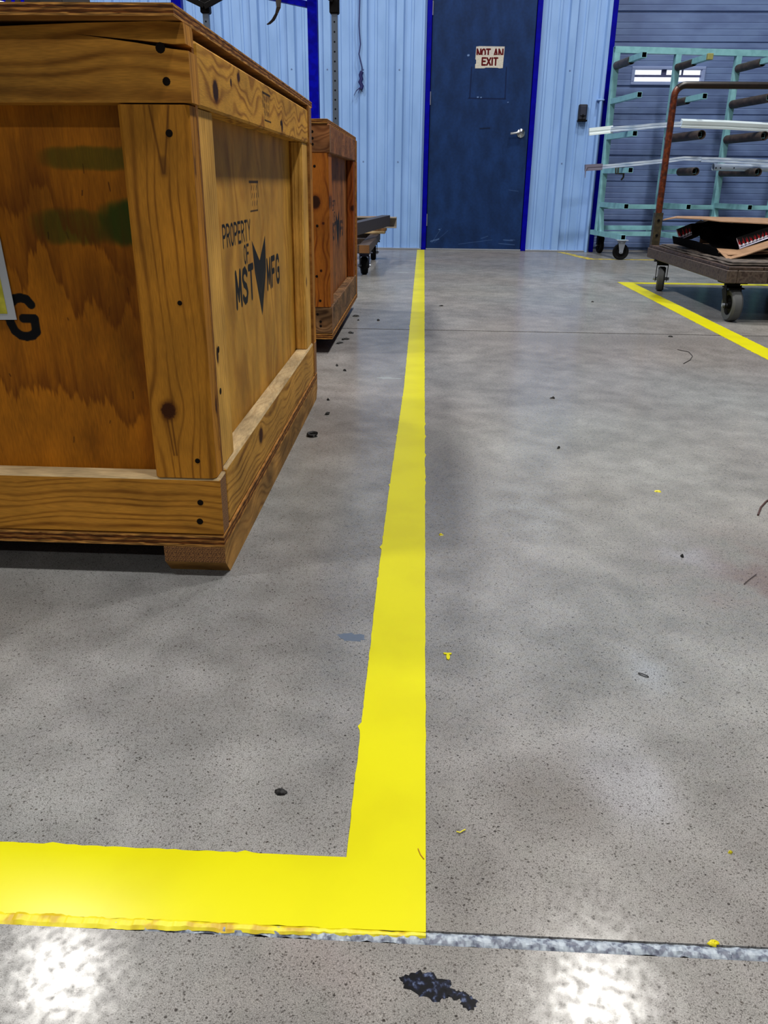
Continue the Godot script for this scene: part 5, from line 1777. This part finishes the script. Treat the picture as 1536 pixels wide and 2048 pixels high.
# ---------------------------------------------------------------- canopy frame and blue frame behind the crates
func canopy_and_frame() -> void:
	var z := -4.62
	var t := thing("canopy_frame", Vector3(-0.82, 0, -4.9), "folding canopy frame with perforated grey legs and black brackets behind the crates", "canopy frame")
	var steel := mat(Color(0.33, 0.38, 0.45), 0.4, 0.4)
	for lx in [-0.493, -1.144]:
		for lz in [z]:
			var a := g()
			var lat := 0.029
			sqtube(a, Vector3(lx, 0.012, lz), Vector3(lx, 2.2, lz), lat, lat, 0.002)
			var leg := put(t, "leg", [a], [steel])
			for k in 16:
				var y := 0.86 + 0.0435 * k
				a = g()
				lathe(a, Vector3(lx, y, lz + lat * 0.5 - 0.0005), Vector3.BACK, [Vector2(0.0045, 0.0), Vector2(0.0045, 0.001), Vector2(0.0, 0.0011)], 8)
				put(leg, "hole", [a], [M.black_iron])
			a = g()
			box(a, Vector3(lx, 0.006, lz), Vector3(0.07, 0.012, 0.07), 0.003)
			put(t, "foot", [a], [M.black_iron])
			a = g()
			var by := 1.375
			bx(a, Vector3(lx - 0.024, by - 0.045, lz - 0.024), Vector3(lx + 0.024, by + 0.06, lz + 0.024), 0.006)
			put(t, "bracket", [a], [M.black_iron])
	for s in [[Vector3(-1.144, 1.36, z + 0.03), Vector3(-1.75, 1.62, z + 0.03)], [Vector3(-1.144, 1.355, z + 0.03), Vector3(-0.493, 1.66, z + 0.03)], [Vector3(-0.493, 1.385, z + 0.04), Vector3(-1.144, 1.70, z + 0.04)], [Vector3(-0.493, 1.40, z), Vector3(-0.493, 1.75, z - 0.5)]]:
		var a := g()
		var d: Vector3 = s[1] - s[0]
		box(a, (s[0] + s[1]) * 0.5, Vector3(0.014, 0.026, d.length()), 0.002, frame_of(d))
		put(t, "truss_bar", [a], [M.black_iron])
	# strap hanging from it
	t = thing("hanging_strap", Vector3(-0.75, 1.35, -4.55), "short brown strap hanging in front of the ribbed wall", "strap")
	var b := g()
	var l := []
	var r := []
	for p in [[552, 562, -62], [551, 562, 0], [553, 561, 14], [550, 555, 27], [543, 549, 39], [536, 541, 46], [533, 535, 48]]:
		l.append(at_z(p[0], p[2], -4.56))
		r.append(at_z(p[1], p[2] + 1.0, -4.575))
	sheet(b, l, r, 0.003)
	put(t, "webbing", [b], [M.strap])
	# blue steel frame
	t = thing("blue_frame", Vector3(-0.95, 0, -4.66), "bright blue steel tube frame standing behind the crates", "frame")
	for x in [-0.613, -1.31]:
		var a := g()
		sqtube(a, Vector3(x, 0.0, -4.70), Vector3(x, 2.3, -4.70), 0.05, 0.05, 0.003)
		put(t, "post", [a], [M.blue_frame])
	var c := g()
	sqtube(c, Vector3(-0.638, 1.385, -4.70), Vector3(-1.285, 1.50, -4.70), 0.028, 0.028)
	put(t, "brace", [c], [M.blue_frame])
	c = g()
	sqtube(c, Vector3(-1.285, 2.28, -4.70), Vector3(-0.638, 2.28, -4.70), 0.05, 0.05)
	put(t, "top_rail", [c], [M.blue_frame])
	# dark sheet and a white rail over the far side of the near crate
	t = thing("dark_tarpaulin", Vector3(-2.5, 0.0, -4.9), "dark brown grey tarpaulin sheet hanging behind the pale crate", "tarpaulin")
	c = g()
	var top := []
	var low := []
	for i in 12:
		var x := -1.80 - 0.13 * i
		top.append(Vector3(x - 0.06, 1.75, -4.92 + 0.03 * sin(i * 1.3)))
		low.append(Vector3(x + 0.04 if i == 0 else x, 0.0, -4.90 + 0.05 * sin(i * 1.7)))
	sheet(c, top, low, 0.006)
	put(t, "sheet", [c], [mottled([Color(0.085, 0.075, 0.075), Color(0.13, 0.115, 0.115)], [0.3, 0.7], 2.0, 141, 0.6)])
	t = thing("guard_rail", Vector3(-2.0, 0, -4.6), "low white rail on blue pegs behind the pale crate", "rail")
	c = g()
	tube(c, [at_z(-40, -4, -4.6), at_z(62, 19, -4.6)], 0.008, 8)
	put(t, "rail", [c], [M.white])
	for px in [8, 27, 46]:
		c = g()
		var p := at_z(px, 8.0, -4.61)
		tube(c, [Vector3(p.x, 0.0, p.z), Vector3(p.x, p.y + 0.03, p.z)], 0.009, 8)
		put(t, "peg", [c], [M.blue_frame])
	O = Vector3.ZERO


# ---------------------------------------------------------------- litter on the floor
func blob(x: G, c: Vector3, r: float, h: float, sd: int, squash := 1.0, turn := 0.0) -> void:
	# a small uneven crumb
	var n := noise(sd, 1.1, 2)
	var rings := 4
	var seg := 22 if h < 0.0015 else 10
	var rows := []
	for i in rings + 1:
		var row := []
		var t := float(i) / rings
		for k in seg:
			var a := TAU * k / seg
			var rr := r * cos(t * PI / 2.0) * (1.0 + (0.4 if h < 0.0015 else 0.65) * n.get_noise_2d(cos(a) * 1.5 + 5.0, sin(a) * 1.5 + t * 0.6))
			var p := Vector3(cos(a) * rr, 0, sin(a) * rr * squash).rotated(Vector3.UP, turn)
			p.y = h * sin(t * PI / 2.0) * (1.0 + (0.15 if h < 0.0015 else 0.4) * n.get_noise_2d(cos(a) * 2.0, sin(a) * 2.0 + 3.0))
			row.append(c + p)
		rows.append(row)
	for i in rings:
		for k in seg:
			var l := (k + 1) % seg
			var fn: Vector3 = (rows[i][l] - rows[i][k]).cross(rows[i + 1][k] - rows[i][k])
			if fn.length() < 1e-12: fn = Vector3.UP
			fn = fn.normalized()
			if fn.y < 0: fn = -fn
			if h < 0.0015: fn = Vector3.UP
			x.q(rows[i][k], rows[i][l], rows[i + 1][l], rows[i + 1][k], fn)


func crumb(called: String, label: String, cat: String, group: String, px: float, py: float, r: float, h: float, m: Material, sd: int, squash := 0.6, turn := 0.0) -> void:
	var p := floor_at(px, py)
	var t := thing(called, p, label, cat, group)
	O = Vector3.ZERO
	var a := g()
	blob(a, Vector3.ZERO, r, h, sd, squash, turn)
	put(t, "crumb", [a], [m])


func debris() -> void:
	var black := mat(Color(0.02, 0.02, 0.024), 0.7)
	var k := 0
	var near_crate := "small black rubber crumb on the concrete by the wooden crates"
	for p in [[713, 633, 0.016], [717, 641, 0.006], [757, 641, 0.010], [701, 666, 0.016], [693, 679, 0.012], [686, 680, 0.006], [679, 687, 0.014], [674, 732, 0.006], [689, 742, 0.006], [656, 801, 0.004], [655, 829, 0.008]]:
		crumb("rubber_crumb", near_crate, "crumb", "rubber crumbs by the crates", p[0], p[1], p[2], 0.006, black, 200 + k, 0.55, k * 0.7)
		k += 1
	for p in [[883, 612, 0.010], [1185, 604, 0.010], [1341, 674, 0.009], [1105, 797, 0.006], [1117, 897, 0.004], [1364, 1114, 0.003]]:
		crumb("rubber_crumb", "small black rubber crumb on the open floor right of the long yellow line", "crumb", "rubber crumbs on the open floor", p[0], p[1], p[2], 0.005, black, 220 + k, 0.6, k * 0.9)
		k += 1
	# curled scrap by the crate's corner
	var c0 := floor_at(625, 872)
	var t := thing("rubber_scrap", c0, "curled black rubber scrap beside the pale crate's long skid", "scrap")
	var a := g()
	var path := []
	for i in 9:
		var an := 0.6 + i / 8.0 * 4.4
		path.append(c0 + Vector3(cos(an) * 0.0105, 0.0045, -sin(an) * 0.012))
	tube(a, path, 0.0045, 7, true, 0.003)
	blob(a, c0 + Vector3(0.002, 0, 0.008), 0.010, 0.006, 241, 0.6)
	put(t, "scrap", [a], [black])
	crumb("rubber_scrap", "ragged black scrap on the concrete inside the yellow corner", "scrap", "", 560, 1586, 0.0055, 0.004, black, 243, 0.7)
	# pieces of dried yellow paint
	t = thing("paint_chip", floor_at(895, 1320), "yellow T shaped paint chip beside the long yellow line", "paint chip")
	a = g()
	var q := floor_at(895, 1310)
	extrude(a, a, PackedVector2Array([Vector2(-0.0055, -0.003), Vector2(-0.003, -0.0035), Vector2(0.0, -0.003), Vector2(0.003, -0.0035), Vector2(0.0055, -0.003), Vector2(0.0045, 0.0), Vector2(0.002, 0.0), Vector2(0.003, 0.004), Vector2(0.0028, 0.009), Vector2(0.0012, 0.0125), Vector2(-0.0012, 0.0105), Vector2(-0.0018, 0.005), Vector2(-0.0012, 0.0), Vector2(-0.004, 0.0)]), Vector3(q.x, 0.0003, q.z), Vector3.RIGHT, Vector3.BACK, Vector3(0, 0.0012, 0))
	put(t, "chip", [a], [M.yellow])
	for p in [[882, 1070, 0.004, "tiny yellow paint crumb beside the long yellow line"], [1316, 983, 0.006, "olive yellow paint crumb out on the open floor"], [1427, 1888, 0.0042, "yellow paint crumb lying in the filled floor joint"], [1460, 1706, 0.0018, "speck of yellow paint on the speckled concrete right of the line"]]:
		crumb("paint_crumb", p[3], "paint chip", "", p[0], p[1], p[2], 0.0028, M.yellow_edge, 250 + int(p[0]), 0.7)
	# thin curl of paint and loose fibres
	for s in [["paint_curl", "thin pale yellow paint curl right of the yellow corner", [[913, 1663], [920, 1665], [926, 1661], [931, 1659]], 0.0006, M.yellow_edge], ["loose_fibre", "thin straight dark fibre lying on a reddish stain on the concrete", [[1488, 1168], [1497, 1160], [1513, 1148]], 0.0006, mat(Color(0.15, 0.09, 0.07), 0.6)], ["loose_fibre", "thick curved brown sliver lying on the open concrete floor", [[1516, 1030], [1522, 1014], [1532, 1003], [1540, 998]], 0.0018, mat(Color(0.24, 0.14, 0.12), 0.6)], ["loose_fibre", "long curved hair on the concrete near the bay line", [[1355, 699], [1378, 704], [1385, 712], [1380, 720], [1367, 727]], 0.0012, mat(Color(0.17, 0.15, 0.14), 0.6)], ["loose_fibre", "thin orange fibre lying on the yellow corner", [[836, 1697], [841, 1709], [848, 1718]], 0.0004, mat(Color(0.6, 0.38, 0.02), 0.6)]]:
		var pts := []
		for p in s[2]:
			pts.append(floor_at(p[0], p[1], 0.0016))
		t = thing(s[0], floor_at(s[2][0][0], s[2][0][1]), s[1], "fibre" if s[0] == "loose_fibre" else "paint chip")
		a = g()
		tube(a, pts, s[3], 6)
		put(t, "strand", [a], [s[4]])
	# a small clear washer with a dark rim
	t = thing("plastic_ring", floor_at(1287, 1350), "small oval dark rimmed plastic ring on the open floor", "ring")
	a = g()
	var rp := []
	var rc := floor_at(1287, 1350, 0.001)
	for i in 17:
		var an := TAU * i / 16.0
		rp.append(rc + Vector3(cos(an) * 0.0052 + sin(an) * 0.0014, 0, sin(an) * 0.0032 + cos(an) * 0.0026))
	tube(a, rp, 0.0005, 6, false)
	put(t, "rim", [a], [black])
	# spots of tar and old adhesive
	t = thing("tar_spot", floor_at(870, 1975), "glossy blue black tar spot on the concrete in front of the yellow corner", "spot")
	O = t.position
	for p in [[840, 1967, 0.015, 0.6], [866, 1973, 0.0145, 0.65], [888, 1981, 0.009, 0.65], [907, 1989, 0.006, 0.6], [922, 1991, 0.0055, 0.6], [937, 2005, 0.0062, 0.8], [816, 1961, 0.006, 0.6]]:
		a = g()
		blob(a, floor_at(p[0], p[1]), p[2], 0.0011, 270 + int(p[0]), p[3], -0.25)
		put(t, "tar", [a], [M.tar])
	t = thing("adhesive_spot", floor_at(704, 1275), "flat blue grey adhesive spot beside the long yellow line", "spot")
	O = t.position
	a = g()
	blob(a, floor_at(704, 1275), 0.0185, 0.0006, 281, 0.55, -0.1)
	put(t, "film", [a], [mat(Color(0.32, 0.36, 0.42), 0.35)])
	for p in [[770, 756, 0.026], [793, 757, 0.014], [805, 545, 0.05]]:
		t = thing("adhesive_spot", floor_at(p[0], p[1]), "flat pale grey adhesive smear on the concrete left of the long yellow line", "spot", "pale smears on the floor")
		O = t.position
		a = g()
		blob(a, floor_at(p[0], p[1]), p[2], 0.0005, 290 + int(p[0]), 0.5)
		put(t, "film", [a], [mat(Color(0.50, 0.52, 0.53), 0.5)])
	O = Vector3.ZERO
